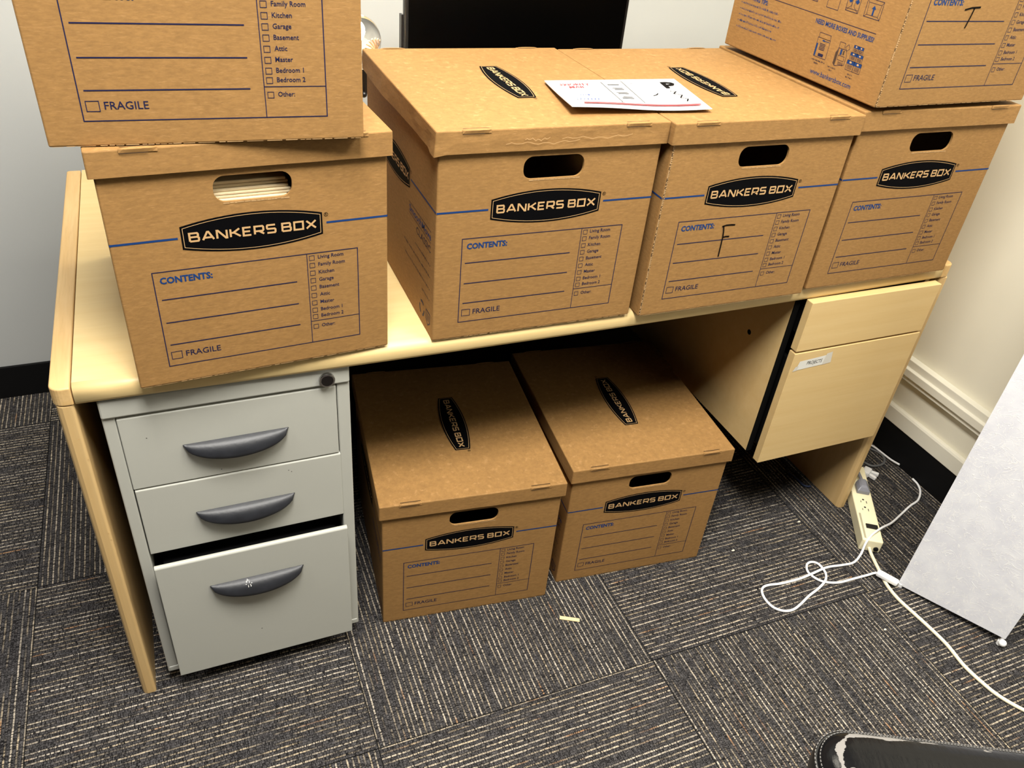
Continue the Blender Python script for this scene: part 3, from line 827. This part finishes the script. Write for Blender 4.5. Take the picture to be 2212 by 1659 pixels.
bm = bmesh.new(); box(bm, .0275, DW - .0275, .640, .658, .004, .699); dlink('blocking_back_panel', bm, M['shade_backer'])  # guessed panel, carried to the floor and darkened to block light from behind
bm = bmesh.new()
for x, z, w_ in ((.0215, .640, .0018), (.0262, .600, .0012), (.0150, .520, .0015), (.0240, .440, .0014), (.0255, .425, .0012), (.0235, .205, .0016), (.0180, .330, .0010)):
    pr = Print(bm, lambda u, v, o: (u, .0009 - o, v), 0.0); pr.rect(x - w_, z, x + w_ * .4, z + w_ * 1.6, 0)
o = dlink('nick', bm, M['solidwood']); o['kind'] = 'stuff'
# ------------------------------------------------------------------ hanging drawer cabinet
cab = empty('drawer_cabinet', (1.54, 0.25, 0.27)); tag(cab, 'maple two-drawer cabinet hanging under the right end of the desk', 'cabinet')
def clink(name, bm, mat, parent=None, **k):
    bmesh.ops.translate(bm, verts=bm.verts[:], vec=(-1.54, -0.25, -0.27))
    return link(name, bm, mat, parent or cab, **k)
bm = bmesh.new()
box(bm, 1.3480, 1.3500, .012, .60, .292, .6995)       # left side skin
box(bm, 1.3500, 1.3620, .016, .60, .292, .6995)
box(bm, 1.3620, 1.7220, .10, .60, .292, .304); box(bm, 1.7100, 1.7220, .016, .60, .304, .6995); box(bm, 1.3620, 1.71, .588, .60, .304, .6995)
clink('carcass', bm, M['laminate_v'])
bm = bmesh.new(); box(bm, 1.3482, 1.3620, .0095, .0119, .292, .699); clink('black_edge_strip', bm, M['darkgap'])  # thin black strip over the side panel's front edge
bm = bmesh.new(); cyl(bm, (1.3476, .112, .556), .0060, .0006, 18, 'x'); o = clink('cable_hole', bm, M['darkgap'])
for z0, z1 in ((.5835, .7020), (.2750, .5785)):
    bm = bmesh.new(); box(bm, 1.3640, 1.7180, -.020, -.001, z0, z1)
    dr = clink('drawer', bm, M['laminate_v'], bevel=.0012)
    bm = bmesh.new()
    box(bm, 1.3760, 1.3860, -.003, .50, z0 + .03, z1 - .03); box(bm, 1.69, 1.70, -.003, .50, z0 + .03, z1 - .03); box(bm, 1.386, 1.69, .49, .50, z0 + .03, z1 - .03); box(bm, 1.386, 1.69, -.003, .49, z0 + .03, z0 + .036)
    q = clink('drawer_tray', bm, M['darkgap'], dr)
bm = bmesh.new()
pr = Print(bm, lambda u, v, o: (u, -.0206 - o, v), 0.0)
pr.poly([(1.3790, .5345), (1.4560, .5385), (1.4600, .5625), (1.3840, .5570)], 0)
pr.poly([(1.3718, .5325), (1.3830, .5340), (1.3845, .5455), (1.3765, .5440)], 1, .0001)
pr.poly([(1.4500, .5375), (1.4735, .5400), (1.4690, .5690), (1.4540, .5660)], 1, .0001)
pr.text('PROJECTS', 1.4050, .5450, .0082, 2, width=.0410, lift=.0002, shear=.1)
lb = clink('paper_label', bm, [M['label'], M['tape'], M['marker']], dr); lb['label'] = 'small taped white paper label reading PROJECTS'

# ------------------------------------------------------------------ grey pedestal
ped = empty('filing_pedestal', (.242, .25, 0)); tag(ped, 'grey steel three-drawer pedestal under the left end of the desk, bottom drawer ajar', 'filing cabinet')
def plink(name, bm, mat, parent=None, **k):
    bmesh.ops.translate(bm, verts=bm.verts[:], vec=(-.242, -.25, 0))
    return link(name, bm, mat, parent or ped, **k)
px0, px1, py, pz0, pz1 = .0554, .4290, .0100, .0382, .7010
bm = bmesh.new()
box(bm, px0, px0 + .0185, py, .56, pz0, .6639); box(bm, px1 - .0215, px1, py, .56, pz0, .6639)
box(bm, px0 + .0185, px1 - .0215, .54, .56, pz0, .6639); box(bm, px0 + .0185, px1 - .0215, py + .02, .54, pz0, pz0 + .01)
plink('body', bm, M['greymetal'], bevel=.002)
bm = bmesh.new(); box(bm, px0, px1, py - .004, .56, .6654, pz1); plink('top_rail', bm, M['greymetal'], bevel=.003)
bm = bmesh.new(); box(bm, px0 + .03, px1 - .03, .07, .52, .0, .0381); plink('plinth', bm, M['black'])
for xx in (px0 + .002, px1 - .020):
    bm = bmesh.new(); box(bm, xx, xx + .018, py - .0012, py + .02, .0395, .0530); plink('foot_cap', bm, M['greymetal'], bevel=.002)
def crescent(parent, x0, x1, zt, yf):
    bm = bmesh.new(); n = 28; mrows = 7
    g = []
    for i in range(n + 1):
        t = i / n; x = x0 + (x1 - x0) * t
        s_ = (max(0.0, 4 * t * (1 - t))) ** 0.50
        row = []
        for k in range(mrows + 1):
            a = k / mrows
            # from the straight top edge on the drawer, out over a rounded back, down to the curved lip
            dy = 0.021 * s_ * math.sin(a * math.pi / 2) + .0006
            dz = -0.0230 * s_ * (1 - math.cos(a * math.pi / 2)) - 0.005 * s_ * a
            row.append(bm.verts.new((x, yf - dy, zt + dz)))
        row.append(bm.verts.new((x, yf - 0.018 * s_ - .0004, zt - .0302 * s_ - .0004)))
        row.append(bm.verts.new((x, yf - 0.002, zt - .006 * s_ - .0006)))
        g.append(row)
    for i in range(n):
        for k in range(len(g[0]) - 1):
            f = bm.faces.new((g[i][k], g[i + 1][k], g[i + 1][k + 1], g[i][k + 1])); f.smooth = True
    for rowi in (0, n): bm.faces.new(g[rowi])
    bmesh.ops.recalc_face_normals(bm, faces=bm.faces[:])
    return plink('handle', bm, M['handle'], parent)
dx0, dx1 = .0747, .4060
def ped_drawer(z0, z1, yf, x0, x1, hz):
    bm = bmesh.new()
    pr_ = [(yf + .003, z1), (yf, z1 - .003), (yf, z0), (yf + .008, z0), (yf + .008, z1)]
    a = [bm.verts.new((x0, y, z)) for y, z in pr_]; b_ = [bm.verts.new((x1, y, z)) for y, z in pr_]; n = len(pr_)
    for i in range(n): bm.faces.new((a[i], a[(i + 1) % n], b_[(i + 1) % n], b_[i]))
    bm.faces.new(a); bm.faces.new(b_); bmesh.ops.recalc_face_normals(bm, faces=bm.faces[:])
    d_ = plink('drawer', bm, M['greymetal'], bevel=.0012)
    crescent(d_, .1595, .3244, hz, yf)
    return d_
ped_drawer(.5162, .6619, py - .001, dx0, dx1, .5920)
ped_drawer(.3646, .5142, py - .001, dx0 + .001, dx1 + .0025, .4429)
d3 = ped_drawer(.0530, .3552, -.0178, .0777, .4096, .2839)
bm = bmesh.new(); box(bm, .083, .402, -.0095, .50, .07, .31); box(bm, .09, .395, -.0094, .49, .08, .32)
t3 = plink('drawer_tray', bm, M['black'], d3)
rs = random.Random(9)
bm = bmesh.new()
for k in range(9):
    t = .36 + rs.uniform(0, .085); a = rs.uniform(.15, .62)
    def hp(t, a):
        s_ = (4 * t * (1 - t)) ** .5
        return (.1595 + .1649 * t, -.0178 - (.021 * s_ * math.sin(a * math.pi / 2) + .0012), .2839 - .0230 * s_ * (1 - math.cos(a * math.pi / 2)) - .005 * s_ * a + .0004)
    dt, da = rs.uniform(.004, .014), rs.uniform(.03, .14)
    bm.faces.new([bm.verts.new(hp(*q)) for q in ((t, a), (t + dt, a - .02), (t + dt * .7, a - da), (t + dt * .1, a - da * .8))])
hd = [c for c in d3.children if c.name.startswith('handle')][0]
o = plink('scratch', bm, M['label'], hd); o['label'] = 'white scratched patch on the handle'
bm = bmesh.new(); cyl(bm, (.3913, py - .0042 - .006, .6795), .0128, .006, 28, 'y')
lock = plink('lock', bm, M['chrome'], smooth=False, bevel=.001)
bm = bmesh.new(); cyl(bm, (.3913, py - .0110, .6795), .0098, .0020, 28, 'y'); plink('lock_core', bm, M['darkmetal'], lock)
# specks on the drawer fronts
bm = bmesh.new()
for (x, z) in ((.1095, .6160), (.2100, .5262), (.317, .496), (.3215, .492)):
    pr = Print(bm, lambda u, v, o: (u, py - .0012 - o, v), 0.0); pr.rect(x, z, x + .0016, z + .0014, 0)
for (x, z) in ((.2350, .1320),):
    pr = Print(bm, lambda u, v, o: (u, -.0182 - o, v), 0.0); pr.rect(x, z, x + .0018, z + .0016, 0)
o = plink('dirt_speck', bm, M['darkmetal']); o['kind'] = 'stuff'

# ------------------------------------------------------------------ monitor
mon = empty('monitor', (.97, .66, .735)); tag(mon, 'black flat monitor standing on the desk behind the row of boxes', 'monitor')
def mlink(name, bm, mat, parent=None, **k): return link(name, bm, mat, parent or mon, **k)
bm = bmesh.new(); box(bm, -.2680, .2560, -.012, .004, .155, .545); box(bm, -.18, .17, .004, .030, .22, .48); mlink('bezel', bm, M['black'], bevel=.003)
bm = bmesh.new(); box(bm, -.2600, .2480, -.0135, -.0121, .170, .537); mlink('screen', bm, M['screen'])
bm = bmesh.new(); box(bm, -.035, .035, .0225, .045, .012, .33); mlink('stand', bm, M['black'], bevel=.004)
bm = bmesh.new(); box(bm, -.12, .12, -.07, .10, .0, .012); mlink('base', bm, M['black'], bevel=.004)
bm = bmesh.new(); box(bm, -.2725, -.2682, -.004, .012, .18, .36); mlink('side_clip', bm, M['black'])

# ------------------------------------------------------------------ glass globe lamp behind the boxes
gl = empty('globe_lamp', (.592, .60, .735)); tag(gl, 'lit clear glass globe lamp with metal petals, mostly hidden behind the boxes', 'lamp')
bm = bmesh.new(); bmesh.ops.create_uvsphere(bm, u_segments=32, v_segments=20, radius=.047)
bmesh.ops.translate(bm, verts=bm.verts[:], vec=(0, 0, .325)); link('glass_globe', bm, M['glass'], gl, smooth=True)
bm = bmesh.new(); bmesh.ops.create_uvsphere(bm, u_segments=16, v_segments=12, radius=.017)
bmesh.ops.translate(bm, verts=bm.verts[:], vec=(-.006, 0, .338)); link('bulb', bm, M['bulb'], gl, smooth=True)
for k in range(7):
    bm = bmesh.new(); a = R(-75 + k * 18)
    dirv = Vector((math.sin(a), 0, math.cos(a)))
    pb = Vector((.026, -.014, .312)); tube(bm, [pb + dirv * .003, pb + dirv * .011 + Vector((.0015, 0, 0)), pb + dirv * .019], .0014, 6, 3)
    link('petal', bm, M['copper'], gl)
bm = bmesh.new()
cyl(bm, (0, 0, 0), .048, .012, 28); cyl(bm, (0, 0, .012), .006, .225, 12); cyl(bm, (0, 0, .225), .026, .052, 24, 'z', .034)
link('stand', bm, M['black'], gl, bevel=.001)
for k in range(9):
    bm = bmesh.new(); a = 2 * math.pi * k / 9
    bmesh.ops.create_uvsphere(bm, u_segments=10, v_segments=8, radius=.0062)
    bmesh.ops.translate(bm, verts=bm.verts[:], vec=(.027 * math.cos(a), .027 * math.sin(a), .232 - (.006 if k % 2 else 0)))
    link('bead', bm, M['black'], gl, smooth=True)
pl = bpy.data.lights.new('globe_lamp_light', 'POINT'); pl.energy = 7; pl.color = (1, .82, .55); pl.shadow_soft_size = .014
plo = bpy.data.objects.new('globe_lamp_light', pl); col.objects.link(plo)
plo.parent = gl; plo.location = (-.006, .0, .338 + .018)

# ------------------------------------------------------------------ mailing envelope
TL, TR, BR_, BL_ = Vector((.8205, .2038, 0)), Vector((1.0752, .1956, 0)), Vector((1.0400, .0205, 0)), Vector((.7900, .0330, 0))
ez = ZT + H + T - .003
env = empty('mailing_envelope', (.93, .11, ez)); tag(env, 'white mailing envelope with a red stripe and labels, lying across two box lids', 'envelope')
def epos(u, v, o=0.0):
    p = (TL * (1 - u) + TR * u) * v + (BL_ * (1 - u) + BR_ * u) * (1 - v)
    lift = .0026 + .0075 * (1 - u) ** 2 * (1 - v) ** 1.5 + .0028 * (1 - v) * (1 - u * .5) + .0012 * math.sin(u * 7) * (1 - v)
    return (p.x - .93, p.y - .11, lift + o)
bm = bmesh.new()
nu, nv = 60, 40
top = [[bm.verts.new(epos(i / nu, j / nv, .0022 * min(1, 6 * min(i / nu, 1 - i / nu, j / nv, 1 - j / nv)) + .0006)) for j in range(nv + 1)] for i in range(nu + 1)]
bot = [[bm.verts.new(epos(i / nu, j / nv, -.0006)) for j in range(nv + 1)] for i in range(nu + 1)]
for i in range(nu):
    for j in range(nv):
        bm.faces.new((top[i][j], top[i + 1][j], top[i + 1][j + 1], top[i][j + 1])).smooth = True
        bm.faces.new((bot[i][j], bot[i][j + 1], bot[i + 1][j + 1], bot[i + 1][j]))
for i in range(nu):
    for j in (0, nv): bm.faces.new((top[i][j], bot[i][j], bot[i + 1][j], top[i + 1][j]))
for j in range(nv):
    for i in (0, nu): bm.faces.new((top[i][j], top[i][j + 1], bot[i][j + 1], bot[i][j]))
bmesh.ops.recalc_face_normals(bm, faces=bm.faces[:])
link('envelope_body', bm, M['envelope'], env)
bm = bmesh.new()
EW, EH = .255, .172
def eprint(u, v, o): return epos(u / EW, v / EH, .0037 + o)
pr = Print(bm, eprint, 0.0)
for k in range(24):
    a = .025 + .215 * k / 24; pr.rect(a, .0120, a + .215 / 24, .0185, 0)
pr.text('PRIORITY', .018, .126, .0110, 0, width=.054, bold=.02); pr.text('MAIL', .030, .110, .0100, 0, width=.030, bold=.02)
pr.pseudo(.022, .058, .096, .0040, 1, 3); pr.pseudo(.024, .056, .084, .0040, 1, 4)
pr.pseudo(.034, .050, .062, .0060, 2, 5); pr.pseudo(.020, .060, .034, .0080, 2, 6)
pr.line([(.098, .148), (.098, .10), (.098, .05), (.098, .026)], .0018, 3); pr.line([(.139, .158), (.139, .09), (.139, .024)], .0018, 3)
pr.line([(.098, .148), (.14, .148), (.19, .147), (.236, .147)], .0014, 3)
for k, z in enumerate((.128, .108, .099, .082, .074, .056, .047)): pr.rect(.106 + (k % 3) * .002, z, .128, z + (.006 if k % 2 == 0 else .003), 3)
pr.text('P', .212, .108, .030, 4, sx=1.1, bold=.03)
pr.pseudo(.152, .165, .135, .0030, 3, 9); pr.pseudo(.092, .100, .022, .004, 4, 11)
pr.line([(.170, .066), (.178, .070), (.184, .078)], .0024, 4)
pr.line([(.212, .090), (.222, .086), (.214, .076), (.226, .066), (.218, .054), (.228, .044), (.222, .034)], .0024, 4)
pr.line([(.222, .094), (.230, .050), (.226, .030)], .0010, 3)
o = link('printed_label', bm, [M['red'], M['pinkred'], M['lightblue'], M['greyink'], M['marker']], env); o['label'] = 'red, blue and black print on the envelope'

# ------------------------------------------------------------------ power strip
ang = math.atan2(.1503, .0974)
ps = empty('power_strip', (1.7035, -.151, 0), ang - math.pi / 2); tag(ps, 'beige six-outlet power strip on the carpet beside the right desk leg', 'power strip')
# local +y runs away from the switch end
Wp, Lp, Hp = .0520, .300, .0390
bm = bmesh.new(); box(bm, -Wp / 2, Wp / 2, 0, Lp, .001, Hp); link('housing', bm, M['beige'], ps, bevel=.0035, seg=3)
bm = bmesh.new(); box(bm, -Wp / 2 + .005, -Wp / 2 + .010, .006, .098, Hp - .001, Hp + .0004); link('side_groove', bm, M['beigegrey'], ps)
bm = bmesh.new(); box(bm, -.010, .020, .044, .060, Hp - .002, Hp + .0025); link('rocker_switch', bm, M['black'], ps, bevel=.001)
bm = bmesh.new(); cyl(bm, (.014, -.003, .014), .0062, .004, 18, 'y'); link('reset_button', bm, M['black'], ps)
for k in range(2):
    y = .112 + k * .030
    bm = bmesh.new()
    box(bm, -.0085, -.0070, y, y + .007, Hp - .001, Hp + .0003); box(bm, .0060, .0078, y - .001, y + .008, Hp - .001, Hp + .0003)
    cyl(bm, (-.0005, y + .0125, Hp - .001), .0028, .0013, 12)
    link('outlet', bm, M['darkmetal'], ps)
bm = bmesh.new()
tube(bm, [(1.7034, -.1443, .015), (1.7010, -.155, .010), (1.6975, -.1683, .005), (1.6809, -.2108, .0045), (1.6644, -.257, .0045), (1.6596, -.30, .0045), (1.6645, -.3488, .0045), (1.6692, -.3961, .0045), (1.6708, -.4405, .0045), (1.6642, -.4945, .0045), (1.6681, -.5396, .0045), (1.677, -.5785, .0045), (1.7012, -.6222, .0045), (1.7486, -.6835, .0045), (1.85, -.80, .0045)], .0043, 12, 6)
mi = Matrix.Translation((1.7035, -.151, 0)) @ Matrix.Rotation(ang - math.pi / 2, 4, 'Z')
bmesh.ops.transform(bm, matrix=mi.inverted(), verts=bm.verts[:])
o = link('cord', bm, M['beigecord'], ps); o['label'] = 'thick beige power cord'
# grey plug in the strip
gp = empty('power_plug', mi @ Vector((.002, .176, Hp + .0005)), ang - math.pi / 2); tag(gp, 'grey plug pushed into the beige power strip beside the desk leg', 'plug')
bm = bmesh.new()
vs = []
for z, x, y0_, y1_ in ((0, .0165, 0, .034), (.010, .0165, 0, .036), (.018, .011, .006, .040), (.022, .006, .012, .040)):
    vs.append([bm.verts.new(p) for p in ((-x, y0_, z), (x, y0_, z), (x, y1_, z), (-x, y1_, z))])
for i in range(3):
    for k in range(4): bm.faces.new((vs[i][k], vs[i][(k + 1) % 4], vs[i + 1][(k + 1) % 4], vs[i + 1][k]))
bm.faces.new(vs[0]); bm.faces.new(vs[-1]); bmesh.ops.recalc_face_normals(bm, faces=bm.faces[:])
link('plug_body', bm, M['greyplug'], gp, bevel=.002)
bm = bmesh.new(); tube(bm, [(0, .036, .012), (-.001, .055, .012), (-.003, .08, .010), (-.002, .11, .006), (.01, .14, -.010), (.04, .18, -.0355)], .0045, 10, 5); link('cord', bm, M['greyplug'], gp)

# ------------------------------------------------------------------ paper floor lamp (unlit), with cord and inline switch
lb_, rb_ = Vector((1.6936, -.2635, 0)), Vector((1.7957, -.4813, 0))
fl = empty('paper_floor_lamp', (1.86, -.30, 0)); tag(fl, 'unlit square white rice paper floor lamp at the right edge, beside the power strip', 'lamp')
sd = Vector((.930, .367, 0)) * .235
corners = [lb_, rb_, rb_ + sd, lb_ + sd]
O_ = Vector((1.86, -.30, 0))
def lampface(a, b_, z0a, z0b, nm):
    bm = bmesh.new(); n, mz = 10, 24
    nrm = (b_ - a).cross(Vector((0, 0, 1))).normalized()
    g = []
    for i in range(n + 1):
        t = i / n; row = []
        for j in range(mz + 1):
            s_ = j / mz; z = (z0a * (1 - t) + z0b * t) * (1 - s_) + 1.05 * s_
            bow = -.0015 * math.sin(math.pi * t) * min(1, s_ * 6)
            p = a.lerp(b_, t) + nrm * bow - O_
            row.append(bm.verts.new((p.x, p.y, z)))
        g.append(row)
    for i in range(n):
        for j in range(mz): bm.faces.new((g[i][j], g[i + 1][j], g[i + 1][j + 1], g[i][j + 1]))
    o = link(nm, bm, M['ricepaper'], fl)
    s = o.modifiers.new('s', 'SOLIDIFY'); s.thickness = .0015; s.offset = 0
lampface(corners[0], corners[1], .006, .026, 'paper_panel')
lampface(corners[1], corners[2], .026, .024, 'paper_panel')
lampface(corners[2], corners[3], .024, .016, 'paper_panel')
lampface(corners[3], corners[0], .016, .006, 'paper_panel')
for c_ in corners:
    ci = c_ + (sum(corners, Vector()) / 4 - c_).normalized() * .006 - O_
    bm = bmesh.new(); cyl(bm, (ci.x, ci.y, .002), .0035, 1.05, 10); cyl(bm, (ci.x, ci.y, .0), .0065, .010, 14); link('post', bm, M['white'], fl, smooth=False)
for a, b_ in ((0, 1), (1, 2), (2, 3), (3, 0)):
    bm = bmesh.new(); tube(bm, [corners[a] - O_ + Vector((0, 0, 1.05)), corners[b_] - O_ + Vector((0, 0, 1.05))], .003, 8, 1); link('top_rod', bm, M['white'], fl)
cr = rb_ - O_; bm = bmesh.new(); bmesh.ops.create_uvsphere(bm, u_segments=16, v_segments=12, radius=.0085)
bmesh.ops.translate(bm, verts=bm.verts[:], vec=(cr.x - .001, cr.y - .001, .0125)); link('corner_knob', bm, M['white'], fl, smooth=True)
bm = bmesh.new(); bmesh.ops.create_uvsphere(bm, u_segments=16, v_segments=12, radius=.03)
ct = sum(corners, Vector()) / 4 - O_
bmesh.ops.translate(bm, verts=bm.verts[:], vec=(ct.x, ct.y, .30)); cyl(bm, (ct.x, ct.y, .24), .016, .04, 16); box(bm, ct.x - .10, ct.x + .10, ct.y - .005, ct.y + .005, .235, .24)
link('bulb', bm, M['white'], fl, smooth=True)
bm = bmesh.new()
wc = [(2.034, .0310, .0035), (2.0302, .0067, .0035), (2.0131, -.0197, .0035), (1.979, -.0443, .0035), (1.94, -.055, .0035), (1.8894, -.0731, .0035), (1.818, -.103, .022), (1.7541, -.1237, .0430), (1.7096, -.136, .0440), (1.6862, -.1457, .030), (1.6705, -.1568, .008), (1.6363, -.1708, .0035), (1.5984, -.1682, .0035), (1.5589, -.1624, .0035), (1.5124, -.1694, .0085), (1.4698, -.1708, .0035), (1.4157, -.1691, .0035), (1.3751, -.1628, .0035), (1.3548, -.1694, .0035), (1.3448, -.1923, .0035), (1.3476, -.2206, .0035), (1.3657, -.2387, .0035), (1.3894, -.2428, .0035), (1.418, -.2352, .0035), (1.4541, -.2213, .0035), (1.493, -.2099, .0035), (1.5205, -.1985, .0085), (1.5421, -.1758, .0035), (1.5447, -.1478, .0035), (1.5326, -.1361, .0035), (1.5147, -.1389, .0035), (1.5015, -.158, .0035), (1.5051, -.1799, .0035), (1.5199, -.1983, .0035), (1.5524, -.2111, .0035), (1.5941, -.2133, .0035), (1.6354, -.2165, .006), (1.6600, -.2225, .0125), (1.672, -.243, .0125), (1.686, -.258, .011), (1.698, -.264, .010), (1.72, -.27, .010)]
tube(bm, [Vector(p) - O_ for p in wc], .0030, 10, 5)
o = link('cord', bm, M['white'], fl); o['label'] = 'looped thin white cord'
bm = bmesh.new()
box(bm, -.009, .009, -.026, .026, 0, .013)
bmesh.ops.transform(bm, matrix=Matrix.Translation(Vector((1.6725, -.2445, .0085)) - O_) @ Matrix.Rotation(R(28), 4, 'Z'), verts=bm.verts[:])
link('inline_switch', bm, M['white'], fl, bevel=.004, seg=3)

# ------------------------------------------------------------------ cables behind the leg
bm = bmesh.new(); tube(bm, [(1.99, .25, .004), (2.012, .21, .004), (2.026, .18, .004), (2.030, .150, .004), (2.031, .115, .006), (2.032, .085, .012)], .003, 10)
tag(link('cable', bm, M['white']), 'thin white cable along the black baseboard behind the right desk leg', 'cable')
bm = bmesh.new(); tube(bm, [(1.935, .16, .004), (1.943, .1313, .004), (1.957, .1102, .004), (1.9895, .1069, .004), (2.012, .120, .004), (2.022, .142, .004), (2.012, .170, .004), (1.98, .20, .004)], .0036, 10)
tag(link('cable', bm, M['greycord']), 'curled grey cable on the carpet behind the right desk leg', 'cable')
bm = bmesh.new(); tube(bm, [(1.692, .16, .004), (1.698, .128, .004), (1.699, .105, .004), (1.708, .096, .004), (1.716, .094, .004)], .0026, 8)
tag(link('cable', bm, M['bluecord']), 'dark blue cable end in the shadow under the hanging cabinet', 'cable')
sn = empty('plug_adapter', (1.915, .090, 0), .5); tag(sn, 'small white forked plug lying on the carpet behind the desk leg', 'plug')
bm = bmesh.new(); box(bm, -.016, .016, -.010, .012, 0, .018); link('plug_body', bm, M['white'], sn, bevel=.004)
for dx, dy, a in ((-.020, .004, 1.4), (.012, -.016, .2), (-.006, -.016, -.2)):
    bm = bmesh.new(); box(bm, -.005, .005, -.014, .014, .002, .012, 0, Matrix.Translation((dx, dy, 0)) @ Matrix.Rotation(a, 4, 'Z')); link('prong', bm, M['white'], sn, bevel=.002)

# ------------------------------------------------------------------ bits on the carpet
bm = bmesh.new(); box(bm, -.0225, .0225, -.0045, .0045, .0, .0022)
o = link('wood_chip', bm, M['chip'], bevel=.0005); o.location = (.878, -.100, .0008); o.rotation_euler = (0, 0, R(-28)); tag(o, 'pale flat strip of wood on the carpet in front of the floor boxes', 'scrap')
for k, (x, y, l) in enumerate(((1.5637, -.3579, 'tiny pale crumb on the carpet left of the beige cord'), (1.5945, -.0085, 'tiny pale lint on the carpet near the desk leg bottom'), (1.3624, -.0402, 'tiny pale lint on the carpet beside the right floor box'))):
    bm = bmesh.new(); bmesh.ops.create_icosphere(bm, subdivisions=2, radius=.0035)
    for v in bm.verts: v.co = Vector((v.co.x * (1.4 if k else 1), v.co.y * .7, v.co.z * .45 + .0015)) * (1 + .2 * math.sin(v.co.x * 900))
    o = link('lint_crumb', bm, M['lint'], smooth=True); o.location = (x, y, .0002); tag(o, l, 'lint')

# ------------------------------------------------------------------ office chair arm in the foreground
ch = empty('office_chair', (.913, -.868, 0), R(-26.5)); tag(ch, 'worn black leather office chair armrest with peeling patches, at the lower right corner', 'chair')
hw, half = .0460, .175
def pad_out(r, k, n=44):
    a = 2 * math.pi * k / n
    c, s = math.cos(a), math.sin(a)
    x = (half - hw) * (1 if c > 0 else -1) * min(1, abs(c) * 3.0) + r * c * (1.0)
    return x, r * s
def stadium(r, n=56):
    pts = []
    for k in range(n // 2 + 1):
        a = -math.pi / 2 + math.pi * k / (n // 2); pts.append(((half - hw) + r * math.cos(a), r * math.sin(a)))
    for k in range(n // 2 + 1):
        a = math.pi / 2 + math.pi * k / (n // 2); pts.append((-(half - hw) + r * math.cos(a), r * math.sin(a)))
    return pts
zc = .640
bm = bmesh.new(); rings = []
for r, z in ((.004, .0200), (.012, .0198), (.022, .0186), (.031, .0158), (.038, .0112), (.0415, .0072), (.0432, .0040), (.0436, .0030)):
    rings.append([bm.verts.new((x, y, zc + z)) for x, y in stadium(r)])
for i in range(len(rings) - 1):
    n = len(rings[0])
    for k in range(n): bm.faces.new((rings[i][k], rings[i][(k + 1) % n], rings[i + 1][(k + 1) % n], rings[i + 1][k])).smooth = True
bm.faces.new(rings[0]); bmesh.ops.recalc_face_normals(bm, faces=bm.faces[:])
pad = link('armrest_pad', bm, M['leather'], ch)
bm = bmesh.new(); rings = []
for r, z in ((.0436, .0030), (.0450, .0034), (.0465, .0020), (.0472, -.002), (.0476, -.012), (.0468, -.022), (.043, -.030), (.030, -.032), (.010, -.032)):
    rings.append([bm.verts.new((x, y, zc + z)) for x, y in stadium(r)])
for i in range(len(rings) - 1):
    n = len(rings[0])
    for k in range(n): bm.faces.new((rings[i][k], rings[i][(k + 1) % n], rings[i + 1][(k + 1) % n], rings[i + 1][k])).smooth = True
bm.faces.new(rings[-1]); bmesh.ops.recalc_face_normals(bm, faces=bm.faces[:])
link('armrest_side', bm, M['vinyl'], ch)
bm = bmesh.new()
for rr_, zz in ((.0418, .0072), (.0462, .0030)):
    pts = stadium(rr_, 60); L = []
    for i in range(len(pts)):
        a = Vector(pts[i]); b_ = Vector(pts[(i + 1) % len(pts)]); d = (b_ - a).length
        for q in range(max(1, int(d / .0036))):
            t0 = q / max(1, int(d / .0036)); t1 = t0 + .62 / max(1, int(d / .0036))
            p0 = a.lerp(b_, t0); p1 = a.lerp(b_, t1)
            if (p1 - p0).length < 1e-4: continue
            dv = (p1 - p0).normalized(); nn = Vector((-dv.y, dv.x)) * .00045
            top_ = [bm.verts.new((p.x, p.y, zc + zz + .0009)) for p in (p0 + nn, p0 - nn, p1 - nn, p1 + nn)]
            lo_ = [bm.verts.new((v.co.x, v.co.y, zc + zz - .0006)) for v in top_]
            bm.faces.new(top_)
            for k in range(4): bm.faces.new((top_[k], top_[(k + 1) % 4], lo_[(k + 1) % 4], lo_[k]))
bmesh.ops.recalc_face_normals(bm, faces=bm.faces[:])
o = link('stitching', bm, M['thread'], ch); o['label'] = 'grey stitched seam around the pad'
bm = bmesh.new(); box(bm, .02, .06, -.018, .018, 0, zc - .031); link('arm_support', bm, M['vinyl'], ch, bevel=.004)
